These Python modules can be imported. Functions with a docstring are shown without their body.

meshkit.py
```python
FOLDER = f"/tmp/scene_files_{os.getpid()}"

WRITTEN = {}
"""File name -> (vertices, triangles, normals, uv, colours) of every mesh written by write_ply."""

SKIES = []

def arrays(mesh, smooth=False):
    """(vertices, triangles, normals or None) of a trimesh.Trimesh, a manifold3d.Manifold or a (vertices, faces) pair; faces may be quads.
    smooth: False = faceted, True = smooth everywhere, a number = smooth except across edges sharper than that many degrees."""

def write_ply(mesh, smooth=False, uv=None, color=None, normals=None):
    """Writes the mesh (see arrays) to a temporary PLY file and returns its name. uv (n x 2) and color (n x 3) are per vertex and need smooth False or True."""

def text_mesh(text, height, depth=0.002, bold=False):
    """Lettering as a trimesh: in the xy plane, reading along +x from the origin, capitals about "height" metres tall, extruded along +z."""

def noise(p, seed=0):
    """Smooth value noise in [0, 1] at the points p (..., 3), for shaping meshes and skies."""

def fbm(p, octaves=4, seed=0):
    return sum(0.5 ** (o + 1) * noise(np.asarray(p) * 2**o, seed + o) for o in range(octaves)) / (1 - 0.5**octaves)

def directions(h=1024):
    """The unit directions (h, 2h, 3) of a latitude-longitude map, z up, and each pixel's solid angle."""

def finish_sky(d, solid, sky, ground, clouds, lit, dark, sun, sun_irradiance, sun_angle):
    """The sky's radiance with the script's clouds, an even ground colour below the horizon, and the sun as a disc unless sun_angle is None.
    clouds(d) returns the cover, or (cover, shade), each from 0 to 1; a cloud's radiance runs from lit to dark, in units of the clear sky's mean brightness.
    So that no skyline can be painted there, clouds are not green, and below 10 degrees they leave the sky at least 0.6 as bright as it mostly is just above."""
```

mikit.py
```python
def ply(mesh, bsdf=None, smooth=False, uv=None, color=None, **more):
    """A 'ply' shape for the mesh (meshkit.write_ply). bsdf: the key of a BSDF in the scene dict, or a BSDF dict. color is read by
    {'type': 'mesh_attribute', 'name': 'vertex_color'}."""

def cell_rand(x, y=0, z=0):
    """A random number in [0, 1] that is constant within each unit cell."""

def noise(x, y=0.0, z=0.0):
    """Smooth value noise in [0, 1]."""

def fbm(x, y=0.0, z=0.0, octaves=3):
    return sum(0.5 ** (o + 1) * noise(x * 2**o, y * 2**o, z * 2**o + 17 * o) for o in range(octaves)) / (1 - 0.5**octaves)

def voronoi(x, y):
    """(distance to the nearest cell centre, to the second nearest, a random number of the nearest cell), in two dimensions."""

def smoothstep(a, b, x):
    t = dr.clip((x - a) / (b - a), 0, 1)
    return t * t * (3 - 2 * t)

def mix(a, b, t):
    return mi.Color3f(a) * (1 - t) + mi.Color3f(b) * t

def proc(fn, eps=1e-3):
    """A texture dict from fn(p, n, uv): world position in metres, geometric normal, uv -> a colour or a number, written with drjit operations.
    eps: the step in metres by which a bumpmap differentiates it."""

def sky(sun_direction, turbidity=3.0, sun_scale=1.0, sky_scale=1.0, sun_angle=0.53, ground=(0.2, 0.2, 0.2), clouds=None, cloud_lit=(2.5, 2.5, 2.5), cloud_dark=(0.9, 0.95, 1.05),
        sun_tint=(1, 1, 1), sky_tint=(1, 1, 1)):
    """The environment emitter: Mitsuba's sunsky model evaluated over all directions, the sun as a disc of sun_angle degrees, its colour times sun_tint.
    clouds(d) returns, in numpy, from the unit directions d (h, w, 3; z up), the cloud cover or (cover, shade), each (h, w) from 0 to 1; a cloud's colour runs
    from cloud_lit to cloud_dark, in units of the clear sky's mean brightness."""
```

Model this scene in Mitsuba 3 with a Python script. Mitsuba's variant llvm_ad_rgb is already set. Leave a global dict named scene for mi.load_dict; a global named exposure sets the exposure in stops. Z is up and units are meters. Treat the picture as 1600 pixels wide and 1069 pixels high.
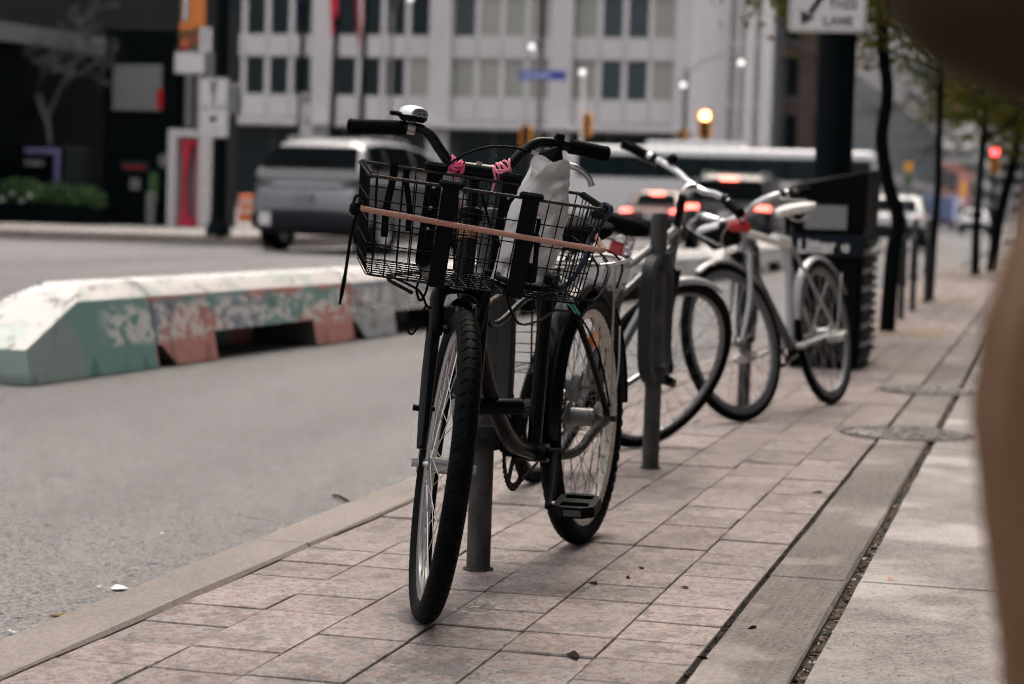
import math, random
import numpy as np, trimesh, manifold3d, shapely
import drjit as dr
import mitsuba as mi
import mikit, meshkit
from mikit import noise, fbm, voronoi, cell_rand, smoothstep, mix

# ------------------------------------------------------------------ camera, sky, exposure
scene, labels, used = {}, {}, {}
YAW, PITCH, ROLL = math.radians(14.268), math.radians(3.698), math.radians(-1.752)
CAM = np.array([0, 0, 0.866])
FWD = np.array([-math.sin(YAW) * math.cos(PITCH), math.cos(YAW) * math.cos(PITCH), -math.sin(PITCH)])
_rt = np.array([math.cos(YAW), math.sin(YAW), 0.0])
_dn = np.cross(FWD, _rt)
DOWN = -math.sin(ROLL) * _rt + math.cos(ROLL) * _dn
TF = mi.ScalarTransform4f

def overcast(d):
    """An even overcast: three times as bright overhead as at the horizon."""
    return np.ones(d.shape[:2]), (2 - 2 * np.clip(d[..., 2], 0, 1)) / 3

scene['camera'] = {'type': 'thinlens', 'fov': 2 * math.degrees(math.atan(800 / 3300.0)), 'fov_axis': 'x',
                   'aperture_radius': 0.0092, 'focus_distance': 4.36, 'near_clip': 0.05, 'far_clip': 3000.0,
                   'to_world': TF().look_at(origin=CAM.tolist(), target=(CAM + FWD).tolist(), up=(-DOWN).tolist())}
scene['sky'] = mikit.sky([-0.10, 0.58, 0.81], turbidity=3.0, sun_scale=0.26, sun_angle=28, sun_tint=(0.93, 0.965, 1.06), clouds=overcast,
                         cloud_lit=(2.22, 2.15, 2.20), cloud_dark=(0.0, 0.0, 0.0), ground=(0.2, 0.19, 0.185))
exposure = 3.0

# ------------------------------------------------------------------ helpers
V = lambda *a: np.array(a, float)
I4 = np.eye(4)

def unit(v):
    v = np.asarray(v, float)
    return v / np.linalg.norm(v)

def mat(o=(0, 0, 0), x=(1, 0, 0), y=(0, 1, 0), z=(0, 0, 1)):
    m = np.eye(4)
    m[:3, 0], m[:3, 1], m[:3, 2], m[:3, 3] = x, y, z, o
    return m

def trans(*o): return mat(o)

def rot(axis, deg, point=(0, 0, 0)): return trimesh.transformations.rotation_matrix(math.radians(deg), axis, point)

def rotz(deg, o=(0, 0, 0)): return mat(o) @ rot((0, 0, 1), deg)

def cat(*ms):
    ms = [m for a in ms for m in (a if isinstance(a, (list, tuple)) else [a])]
    return trimesh.Trimesh(np.vstack([m.vertices for m in ms]),
                           np.vstack([m.faces + k for m, k in zip(ms, np.cumsum([0] + [len(m.vertices) for m in ms[:-1]]))]), process=False)

def xf(m, M):
    m = trimesh.Trimesh(np.asarray(m.vertices) @ M[:3, :3].T + M[:3, 3], m.faces, process=False)
    if np.linalg.det(M[:3, :3]) < 0:
        m.faces = m.faces[:, ::-1]
    return m

def curve(pts, k=6, closed=False):
    """Catmull-Rom through the points, k steps per span."""
    p = np.asarray(pts, float)
    n = len(p)
    if closed:
        q = np.vstack([p[-1:], p, p[:2]])
        spans = n
    else:
        q = np.vstack([2 * p[:1] - p[1:2], p, 2 * p[-1:] - p[-2:-1]])
        spans = n - 1
    t = (np.arange(k) / k)[:, None]
    out = []
    for i in range(spans):
        a, b, c, d = q[i:i + 4]
        out.append(0.5 * (2 * b + (c - a) * t + (2 * a - 5 * b + 4 * c - d) * t**2 + (3 * b - a - 3 * c + d) * t**3))
    if not closed:
        out.append(p[-1:])
    return np.vstack(out)

def tube(pts, r, n=8, closed=False, caps=True, squash=None):
    p = np.asarray(pts, float)
    m = len(p)
    r = np.broadcast_to(np.asarray(r, float), (m,))
    t = (np.roll(p, -1, 0) - np.roll(p, 1, 0)) if closed else np.gradient(p, axis=0)
    t = t / (np.linalg.norm(t, axis=1, keepdims=True) + 1e-12)
    u = np.cross(t[0], [0, 0, 1] if abs(t[0, 2]) < 0.9 else [1, 0, 0])
    U = [u / np.linalg.norm(u)]
    for i in range(1, m):
        u = U[-1] - t[i] * (U[-1] @ t[i])
        U.append(u / (np.linalg.norm(u) + 1e-12))
    U = np.array(U)
    W = np.cross(t, U)
    a = np.arange(n) * 2 * math.pi / n
    sq = squash or (1, 1)
    v = p[:, None] + r[:, None, None] * (sq[0] * np.cos(a)[None, :, None] * U[:, None] + sq[1] * np.sin(a)[None, :, None] * W[:, None])
    v = v.reshape(-1, 3)
    f = []
    rows = m if closed else m - 1
    i, j = np.meshgrid(np.arange(rows), np.arange(n), indexing='ij')
    i2, j2 = (i + 1) % m, (j + 1) % n
    q = np.stack([i * n + j, i * n + j2, i2 * n + j2, i2 * n + j], -1).reshape(-1, 4)
    f = np.vstack([q[:, [0, 1, 2]], q[:, [0, 2, 3]]])
    if caps and not closed:
        k = len(v)
        v = np.vstack([v, p[:1], p[-1:]])
        b = (m - 1) * n
        jj = np.arange(n)
        f = np.vstack([f, np.stack([jj * 0 + k, (jj + 1) % n, jj], 1), np.stack([jj * 0 + k + 1, b + jj, b + (jj + 1) % n], 1)])
    return trimesh.Trimesh(v, f, process=False)

def rod(a, b, r, n=8): return tube([a, b], r, n)

def box(c, s):
    return xf(trimesh.creation.box(s), mat(c))

def b2(lo, hi):
    lo, hi = np.array(lo, float), np.array(hi, float)
    return box((lo + hi) / 2, hi - lo)

def hull(pts): return trimesh.convex.convex_hull(np.asarray(pts, float))

def rbox(c, s, ch):
    """A box with chamfered edges."""
    h = np.array(s, float) / 2
    pts = []
    for sx in (-1, 1):
        for sy in (-1, 1):
            for sz in (-1, 1):
                for k in range(3):
                    d = h - ch
                    d[k] = h[k]
                    pts.append(np.array([sx, sy, sz]) * d)
    return xf(hull(pts), mat(c))

_ico = trimesh.creation.icosphere(subdivisions=2).vertices

def ballhull(centres, r):
    r = np.broadcast_to(r, (len(centres),))
    return hull(np.vstack([np.asarray(c, float) + _ico * q for c, q in zip(centres, r)]))

def ball(c, r, s=(1, 1, 1), sub=2):
    m = trimesh.creation.icosphere(subdivisions=sub)
    return trimesh.Trimesh(m.vertices * np.array(s) * r + np.array(c), m.faces, process=False)

def lathe(prof, n=24, M=None):
    """Revolves (r, z) points about z."""
    p = np.asarray(prof, float)
    a = np.arange(n) * 2 * math.pi / n
    v = np.stack([p[:, None, 0] * np.cos(a), p[:, None, 0] * np.sin(a), np.broadcast_to(p[:, None, 1], (len(p), n))], -1).reshape(-1, 3)
    i, j = np.meshgrid(np.arange(len(p) - 1), np.arange(n), indexing='ij')
    q = np.stack([i * n + j, i * n + (j + 1) % n, (i + 1) * n + (j + 1) % n, (i + 1) * n + j], -1).reshape(-1, 4)
    m = trimesh.Trimesh(v, np.vstack([q[:, [0, 1, 2]], q[:, [0, 2, 3]]]), process=False)
    return xf(m, M) if M is not None else m

def ext(poly, h, M=None):
    if hasattr(poly, 'geoms'):
        return cat([ext(g, h, M) for g in poly.geoms])
    if not hasattr(poly, 'exterior'):
        poly = shapely.Polygon(poly)
    m = trimesh.creation.extrude_polygon(poly, h, engine='earcut')
    m = trimesh.Trimesh(m.vertices, m.faces, process=False)
    return xf(m, M) if M is not None else m

def YZ(x=0.0): return mat((x, 0, 0), (0, 1, 0), (0, 0, 1), (1, 0, 0))       # polygon (y, z), extruded along +x
def XZ(y=0.0): return mat((0, y, 0), (1, 0, 0), (0, 0, 1), (0, -1, 0))      # polygon (x, z), extruded along -y

def disc(c, axis, r, h, n=20):
    c, a = np.array(c, float), unit(axis)
    return tube([c - a * h / 2, c + a * h / 2], r, n)

def man(m):
    return manifold3d.Manifold(manifold3d.Mesh(np.asarray(m.vertices, np.float32), np.asarray(m.faces, np.uint32)))

def unman(m):
    k = m.to_mesh()
    return trimesh.Trimesh(k.vert_properties[:, :3], k.tri_verts, process=False)

def weld(m): return trimesh.Trimesh(m.vertices, m.faces, process=True)

def numbered(key):
    n = used.get(key, 0)
    used[key] = n + 1
    return key if n == 0 else f'{key}_{n:03d}'

def obj(key, mesh, bsdf, smooth=35, **more):
    key = numbered(key)
    scene[key] = mikit.ply(mesh, bsdf, smooth=smooth, **more)
    return key

class Thing:
    def __init__(s, name, label, cat_, group=None, M=I4, kind=None):
        s.key, s.M = numbered(name), M
        labels[s.key] = {'label': label, 'category': cat_}
        if group: labels[s.key]['group'] = group
        if kind: labels[s.key]['kind'] = kind

    def part(s, name, mesh, bsdf, smooth=35, label=None, under=None, stuff=False, M=None, **more):
        m = s.M if M is None else s.M @ M
        k = obj((under or s.key) + '__' + name, xf(mesh, m), bsdf, smooth, **more)
        if label or stuff:
            labels[k] = {}
            if label: labels[k]['label'] = label
            if stuff: labels[k]['kind'] = 'stuff'
        return k

    def group(s, name, under=None):
        return numbered((under or s.key) + '__' + name)

def solo(name, mesh, bsdf, label, cat_, group=None, smooth=35, M=None):
    k = obj(name, xf(mesh, M) if M is not None else mesh, bsdf, smooth)
    labels[k] = {'label': label, 'category': cat_}
    if group: labels[k]['group'] = group
    return k

def struct(name, mesh, bsdf, smooth=False, label=None):
    k = obj(name, mesh, bsdf, smooth)
    labels[k] = {'kind': 'structure'}
    if label: labels[k]['label'] = label
    return k

# ------------------------------------------------------------------ materials
def rgb(c): return {'type': 'rgb', 'value': list(c)} if isinstance(c, (tuple, list)) else c

def pr(name, c, rough=0.5, metal=0.0, spec=0.5, bump=None, coat=0.0, **kw):
    b = {'type': 'principled', 'base_color': rgb(c), 'roughness': rough, 'metallic': metal, 'specular': spec, **kw}
    if coat: b.update(clearcoat=coat, clearcoat_gloss=0.9)
    if bump:
        b = {'type': 'bumpmap', 'arbitrary': mikit.proc(bump[0], bump[1]), 'scale': 1.0, 'bsdf': b}
    scene[name] = {'type': 'twosided', 'bsdf': b}
    return name

def light(name, c, power):
    return {'type': 'area', 'radiance': {'type': 'rgb', 'value': [x * power for x in c]}}

C3 = mi.Color3f

def f_asphalt(p, n, uv):
    a = noise(p.x * 120, p.y * 120)
    b = noise(p.x * 260, p.y * 260)
    c = fbm(p.x * 1.3, p.y * 0.35, 3.0)
    d = fbm(p.x * 14, p.y * 14, 9.0)
    st = smoothstep(0.38, 0.62, noise(p.x * 128, p.y * 128, 4.0))
    lane = smoothstep(0.35, 0.65, fbm(p.x * 0.9 + 3, p.y * 0.06, 7.0))
    v = 0.138 + 0.070 * st + 0.03 * (a - 0.5) + 0.10 * (b - 0.5) + 0.07 * (c - 0.5) + 0.05 * (d - 0.5) + 0.028 * lane
    speck = smoothstep(0.80, 0.9, noise(p.x * 75 + 7, p.y * 75))
    return C3(v, v * 0.972, v * 0.958) * (1 - 0.55 * speck)

def f_asphalt_bump(p, n, uv):
    return 0.0022 * noise(p.x * 110, p.y * 110) + 0.0012 * noise(p.x * 230, p.y * 230)

def granite(tone):
    def f(p, n, uv):
        g = fbm(p.x * 70, p.y * 60, 1.0, octaves=3)
        k = noise(p.x * 300, p.y * 260, 5.0)
        h = noise(p.x * 150 + 40, p.y * 120, 2.0)
        base = mix((0.238, 0.196, 0.184), (0.312, 0.284, 0.272), smoothstep(0.3, 0.7, g))
        base = mix(base, (0.39, 0.262, 0.226), smoothstep(0.52, 0.76, h) * 0.6)
        base = mix(base, (0.125, 0.122, 0.122), smoothstep(0.58, 0.80, fbm(p.x * 120 + 9, p.y * 80, 7.0, octaves=3)) * 0.75)
        base = base * (0.84 + 0.32 * k)
        dirt = fbm(p.x * 3.1, p.y * 2.3, 11.0)
        patch = smoothstep(0.52, 0.70, fbm(p.x * 17 + 5, p.y * 14, 3.0, octaves=4))
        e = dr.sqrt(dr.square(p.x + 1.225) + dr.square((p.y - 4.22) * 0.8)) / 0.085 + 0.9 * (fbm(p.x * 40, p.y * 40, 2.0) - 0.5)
        base = mix(base, (0.10, 0.098, 0.095), smoothstep(1.05, 0.85, e) * 0.55)          # grey spill, also a painted contact shadow, and pale crust round the front tyre
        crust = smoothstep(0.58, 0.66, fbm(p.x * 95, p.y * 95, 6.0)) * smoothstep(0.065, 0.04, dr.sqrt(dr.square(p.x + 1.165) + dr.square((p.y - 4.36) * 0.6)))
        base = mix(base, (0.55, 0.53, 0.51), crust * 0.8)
        return base * (tone * (0.60 + 0.40 * dirt) * (1 - 0.28 * patch))
    return f

def f_concrete(p, n, uv):
    a = fbm(p.x * 1.6, p.y * 2.4, 2.0, octaves=4)
    b = fbm(p.x * 14, p.y * 14, 5.0)
    c = noise(p.x * 160, p.y * 160)
    s = smoothstep(0.5, 0.72, fbm(p.x * 2.2 + 3, p.y * 3.4 + 8, 4.0, octaves=5))
    v = 0.215 + 0.15 * (a - 0.5) + 0.10 * (b - 0.5) + 0.12 * (c - 0.5) + 0.14 * s
    pit = smoothstep(0.88, 0.94, noise(p.x * 110, p.y * 90, 3.0))
    return C3(v * 1.04, v * 0.955, v * 0.90) * (1 - 0.5 * pit)

def f_band(p, n, uv):
    a = fbm(p.x * 3, p.y * 1.6, 2.0, octaves=4)
    b = noise(p.x * 190, p.y * 7, 1.0)
    s = smoothstep(0.55, 0.75, fbm(p.x * 5 + 30, p.y * 4 + 8, 4.0, octaves=4))
    c = noise(p.x * 150, p.y * 150)
    v = 0.150 + 0.15 * (a - 0.5) + 0.035 * (b - 0.5) + 0.085 * s + 0.07 * (c - 0.5)
    return C3(v * 1.06, v * 0.94, v * 0.865)

def f_curb(p, n, uv):
    a = fbm(p.x * 6, p.y * 2.5, 8.0, octaves=4)
    c = noise(p.x * 170, p.y * 170)
    v = 0.225 + 0.09 * (a - 0.5) + 0.07 * (c - 0.5)
    return C3(v * 1.06, v * 0.93, v * 0.845)

def f_dirt(p, n, uv):
    a = noise(p.x * 90, p.y * 90, 1.0)
    return mix((0.018, 0.018, 0.017), (0.075, 0.065, 0.052), a)

def f_barrier(p, n, uv):
    """Painted mural of worn patches: sage, salmon and blue-grey, whitish on the top."""
    q, z = p.y, p.z + 0.10
    w = fbm(q * 3, z * 5, 1.0)
    g = fbm(q * 26, z * 30 + p.x * 20, 4.0)
    sage = mix((0.165, 0.315, 0.285), (0.21, 0.37, 0.34), w)
    pale = C3(0.27, 0.345, 0.33)
    salmon = mix((0.50, 0.205, 0.175), (0.58, 0.30, 0.26), g)
    blue = mix((0.32, 0.35, 0.375), (0.225, 0.27, 0.33), w)
    col = mix(sage, pale, smoothstep(0.0, 0.12, 0.30 + (9.86 - q) * 0.75 - z) * smoothstep(9.92, 9.86, q))
    # second unit: arches of salmon under sage
    arch1 = dr.sqrt(dr.square((q - 11.2) / 0.52) + dr.square(z / 0.36))
    arch2 = dr.sqrt(dr.square((q - 13.15) / 0.62) + dr.square(z / 0.30))
    two = mix(sage, blue, smoothstep(0.5, 0.62, fbm(q * 2.2 + 4, z * 4, 9.0)))
    two = mix(two, salmon, smoothstep(1.03, 0.95, arch1 + 0.2 * (g - 0.5)))
    two = mix(two, salmon, smoothstep(1.03, 0.95, arch2 + 0.2 * (g - 0.5)))
    two = mix(two, salmon, smoothstep(0.36, 0.40, z + 0.10 * (fbm(q * 3.4, 2.0, 3.0) - 0.5)) * smoothstep(0.40, 0.46, fbm(q * 1.6 + 2, 5.0, 1.0)))
    two = mix(two, salmon, smoothstep(13.38, 13.5, q + 0.35 * z - 0.12) * smoothstep(0.18, 0.24, z))
    three = mix(blue, (0.42, 0.44, 0.455), smoothstep(0.4, 0.62, w))
    three = mix(three, (0.30, 0.20, 0.17), smoothstep(0.66, 0.74, fbm(q * 5 + 2, z * 9, 2.0)) * 0.7)
    col = mix(col, two, smoothstep(10.66, 10.68, q))
    col = mix(col, three, smoothstep(13.66, 13.70, q))
    # pale daubs of thick paint over the upper half
    daub = smoothstep(0.47, 0.55, fbm(q * 15 + z * 13, z * 30 - q * 8, 6.0, octaves=3)) * smoothstep(0.13, 0.2, z) * smoothstep(10.05, 10.3, q) * smoothstep(0.40, 0.34, z + 0.06 * (fbm(q * 5, 1.0, 8.0) - 0.5))
    col = mix(col, (0.78, 0.74, 0.72), daub * 0.85)
    grime = smoothstep(0.62, 0.72, fbm(q * 9, z * 3, 12.0)) * 0.35
    col = col * (1 - grime)
    bare = smoothstep(0.5, 0.8, -mi.Normal3f(n).y) * smoothstep(9.7, 9.75, q)  # raw concrete, darkened: shade put into the colour of pockets and undersides
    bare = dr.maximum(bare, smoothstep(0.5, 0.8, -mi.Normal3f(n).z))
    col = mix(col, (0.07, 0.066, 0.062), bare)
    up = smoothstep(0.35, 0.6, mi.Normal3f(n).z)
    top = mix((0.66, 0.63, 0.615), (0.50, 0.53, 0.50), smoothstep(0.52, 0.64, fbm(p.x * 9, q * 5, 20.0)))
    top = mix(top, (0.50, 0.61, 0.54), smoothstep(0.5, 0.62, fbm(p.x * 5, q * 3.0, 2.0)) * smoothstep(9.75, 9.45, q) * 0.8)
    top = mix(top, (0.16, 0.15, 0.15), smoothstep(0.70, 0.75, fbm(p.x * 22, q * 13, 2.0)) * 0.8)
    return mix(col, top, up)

def f_steel(p, n, uv):
    a = fbm(p.x * 30, p.y * 30, p.z * 16, octaves=4)
    b = noise(p.x * 160, p.y * 160, p.z * 120)
    v = 0.052 + 0.06 * (a - 0.5) + 0.02 * (b - 0.5)
    rust = smoothstep(0.66, 0.76, fbm(p.x * 44 + 3, p.y * 44, p.z * 30, octaves=3)) * 0.35
    return mix(C3(v, v * 1.0, v * 0.99), (0.10, 0.06, 0.045), rust)

def f_rubber(p, n, uv):
    a = fbm(p.x * 40, p.y * 40, p.z * 40)
    return mix((0.0012, 0.0019, 0.0022), (0.0048, 0.0054, 0.0058), smoothstep(0.5, 0.9, a))

def f_black(p, n, uv):
    a = fbm(p.x * 60, p.y * 60, p.z * 60)
    s = smoothstep(0.74, 0.8, noise(p.x * 330, p.y * 330, p.z * 330))
    return mix(mix((0.0011, 0.0018, 0.0021), (0.0028, 0.0034, 0.0040), a), (0.07, 0.058, 0.05), s * 0.3)

def f_rust(p, n, uv):
    a = fbm(p.x * 90, p.y * 90, p.z * 90)
    return mix((0.005, 0.0045, 0.0042), (0.040, 0.024, 0.017), smoothstep(0.5, 0.75, a))

def f_whiterim(p, n, uv):
    a = fbm(p.x * 45, p.y * 45, p.z * 45)
    b = smoothstep(0.6, 0.72, fbm(p.x * 120, p.y * 120, p.z * 120))
    return mix(mix((0.56, 0.52, 0.475), (0.36, 0.33, 0.29), a), (0.20, 0.13, 0.085), b * 0.6)

def f_cord(p, n, uv):
    a = noise(p.x * 260, p.y * 260, p.z * 700)
    b = fbm(p.x * 18, p.y * 18, p.z * 18)
    return mix((0.27, 0.135, 0.105), (0.45, 0.255, 0.20), 0.6 * a + 0.5 * b - 0.05)

def f_stone(p, n, uv):
    a = fbm(p.x * 0.5, p.y * 0.5, p.z * 0.35, octaves=4)
    v = 0.475 + 0.09 * (a - 0.5)
    return C3(v, v * 0.975, v * 1.0)

def f_brick(p, n, uv):
    a = fbm(p.x * 0.7, p.y * 0.7, p.z * 0.7)
    c = cell_rand(dr.floor((p.x + p.y) * 4.5), 0, dr.floor(p.z * 13))
    return mix((0.23, 0.165, 0.145), (0.32, 0.24, 0.215), 0.6 * a + 0.4 * c)

def f_leaf(p, n, uv):
    a = noise(p.x * 9, p.y * 9, p.z * 9)
    b = noise(p.x * 40, p.y * 40, p.z * 40)
    return mix(mix((0.035, 0.048, 0.012), (0.12, 0.12, 0.022), a), (0.26, 0.18, 0.035), smoothstep(0.6, 0.85, b))

def f_coat(p, n, uv):
    a = fbm(p.x * 12, p.y * 12, p.z * 9)
    b = noise(p.x * 400, p.y * 400, p.z * 400)
    return mix((0.118, 0.066, 0.036), (0.165, 0.098, 0.056), 0.6 * a + 0.4 * b)

pr('m_asphalt', mikit.proc(f_asphalt), 0.9, spec=0.3, bump=(f_asphalt_bump, 0.001))
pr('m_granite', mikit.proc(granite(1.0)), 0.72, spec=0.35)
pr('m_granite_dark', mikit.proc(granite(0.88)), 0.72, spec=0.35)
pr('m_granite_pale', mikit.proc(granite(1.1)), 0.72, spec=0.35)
pr('m_concrete', mikit.proc(f_concrete), 0.85, spec=0.3)
pr('m_band', mikit.proc(f_band), 0.85, spec=0.3)
pr('m_curb', mikit.proc(f_curb), 0.85, spec=0.3)
pr('m_dirt', mikit.proc(f_dirt), 0.95, spec=0.2)
pr('m_barrier', mikit.proc(f_barrier), 0.75, spec=0.35)
pr('m_steel', mikit.proc(f_steel), 0.55, metal=0.2, spec=0.25)
pr('m_rubber', mikit.proc(f_rubber), 0.6, spec=0.06)
pr('m_black', mikit.proc(f_black), 0.36, spec=0.12)
pr('m_rust', mikit.proc(f_rust), 0.6, spec=0.4)
pr('m_white_rim', mikit.proc(f_whiterim), 0.5)
pr('m_cord', mikit.proc(f_cord), 0.8, spec=0.25)
pr('m_stone', mikit.proc(f_stone), 0.8, spec=0.3)
pr('m_brick', mikit.proc(f_brick), 0.85, spec=0.25)
pr('m_coat', mikit.proc(f_coat), 0.9, spec=0.15, sheen=0.4)
pr('m_wire', (0.0018, 0.0024, 0.0027), 0.5, spec=0.08)
pr('m_plastic', (0.0014, 0.0021, 0.0025), 0.48, spec=0.08)
pr('m_matte', (0.0015, 0.0022, 0.0026), 0.75, spec=0.05)
pr('m_gloss', (0.0014, 0.0022, 0.0036), 0.26, spec=0.16)
pr('m_chrome', (0.72, 0.72, 0.73), 0.14, metal=1.0)
pr('m_alu', (0.50, 0.50, 0.51), 0.34, metal=1.0)
pr('m_rack', (0.42, 0.41, 0.39), 0.42, metal=0.8)
pr('m_copper', (0.30, 0.15, 0.10), 0.45, metal=0.7)
pr('m_silverpaint', (0.36, 0.36, 0.37), 0.35, metal=0.25, coat=0.4)
pr('m_whitepaint', (0.72, 0.71, 0.69), 0.4, coat=0.3)
pr('m_greypaint', (0.055, 0.058, 0.06), 0.45)
pr('m_cast', (0.030, 0.034, 0.036), 0.6, spec=0.15)
pr('m_rimgrey', (0.16, 0.165, 0.17), 0.4, metal=0.5)
pr('m_pink', (0.72, 0.085, 0.20), 0.55)
pr('m_pinkpale', (0.78, 0.24, 0.33), 0.55)
pr('m_navy', (0.010, 0.015, 0.038), 0.7)
pr('m_redplastic', (0.38, 0.010, 0.014), 0.25, coat=0.3)
pr('m_orange', (0.62, 0.17, 0.015), 0.28, coat=0.3)
pr('m_bag', (0.42, 0.415, 0.41), 0.32, spec=0.4)
pr('m_paper', (0.78, 0.77, 0.75), 0.8)
pr('m_leaflitter', (0.16, 0.105, 0.03), 0.8)
pr('m_leaflitter_brown', (0.13, 0.065, 0.032), 0.85)
pr('m_pebble', (0.36, 0.31, 0.28), 0.85)
pr('m_twig', (0.018, 0.014, 0.010), 0.9, spec=0.1)
pr('m_green', (0.05, 0.30, 0.22), 0.5)
# ------------------------------------------------------------------ road, kerb, pavement
def road_z(x):
    return np.interp(-np.asarray(x, float), [1.93, 4.5, 10, 13.5, 22, 60, 400], [-0.115, -0.09, 0.03, 0.08, 0.10, 0.12, 0.12])

def sheet(xs, ys, zf):
    x, y = np.meshgrid(xs, ys, indexing='ij')
    z = zf(x, y)
    n, m = len(xs), len(ys)
    i, j = np.meshgrid(np.arange(n - 1), np.arange(m - 1), indexing='ij')
    q = np.stack([i * m + j, (i + 1) * m + j, (i + 1) * m + j + 1, i * m + j + 1], -1).reshape(-1, 4)
    return trimesh.Trimesh(np.stack([x, y, z], -1).reshape(-1, 3), np.vstack([q[:, [0, 1, 2]], q[:, [0, 2, 3]]]), process=False)

struct('road', sheet([-900, -60, -22, -13.5, -10, -7, -4.5, -3, -1.9], [-60, -5, 10, 40, 70, 120, 300, 1200], lambda x, y: road_z(x)), 'm_asphalt', True)
struct('ground', sheet([-900, -200, 0, 200, 900], [-300, -60, 40, 70, 300, 1500], lambda x, y: x * 0 - 0.16), 'm_asphalt')

def wobbly_slab(lo, hi, ch=0.012, seed=0):
    """A slab whose top edges are chamfered and slightly uneven (x0, y0, z0)-(x1, y1, z1)."""
    rng = np.random.default_rng(seed)
    x0, y0, z0 = lo
    x1, y1, z1 = hi
    n = max(2, int((y1 - y0) / 0.22))
    ys = np.linspace(y0, y1, n)
    rows = []
    for y in ys:
        e = rng.uniform(0.4, 1.5, 2) * ch
        rows.append([(x0, y, z0), (x0, y, z1 - e[0]), (x0 + e[0], y, z1), (x1 - e[1], y, z1), (x1, y, z1 - e[1]), (x1, y, z0)])
    v = np.array(rows).reshape(-1, 3)
    f = []
    for i in range(n - 1):
        for j in range(5):
            a = i * 6 + j
            f += [[a, a + 1, a + 7], [a, a + 7, a + 6]]
    for b, s in ((0, 1), ((n - 1) * 6, -1)):
        for j in range(1, 5):
            f.append([b, b + j + 1, b + j][::s])
    m = trimesh.Trimesh(v, np.array(f)[:, ::-1], process=False)
    return m

kerb = numbered('kerb')
labels[kerb] = {'kind': 'structure'}
ky = [-6, -3.2, -0.2, 2.55, 4.98, 7.45, 9.9, 12.3, 15.3, 18.3, 21.3, 24.3, 27.3, 30.3, 33.3, 36.3, 40]
for i in range(len(ky) - 1):
    obj(kerb + '__kerb_stone', wobbly_slab((-1.93, ky[i] + 0.002, -0.3), (-1.772, ky[i + 1] - 0.002, 0.004), 0.008, i), 'm_curb', 40)

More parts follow.
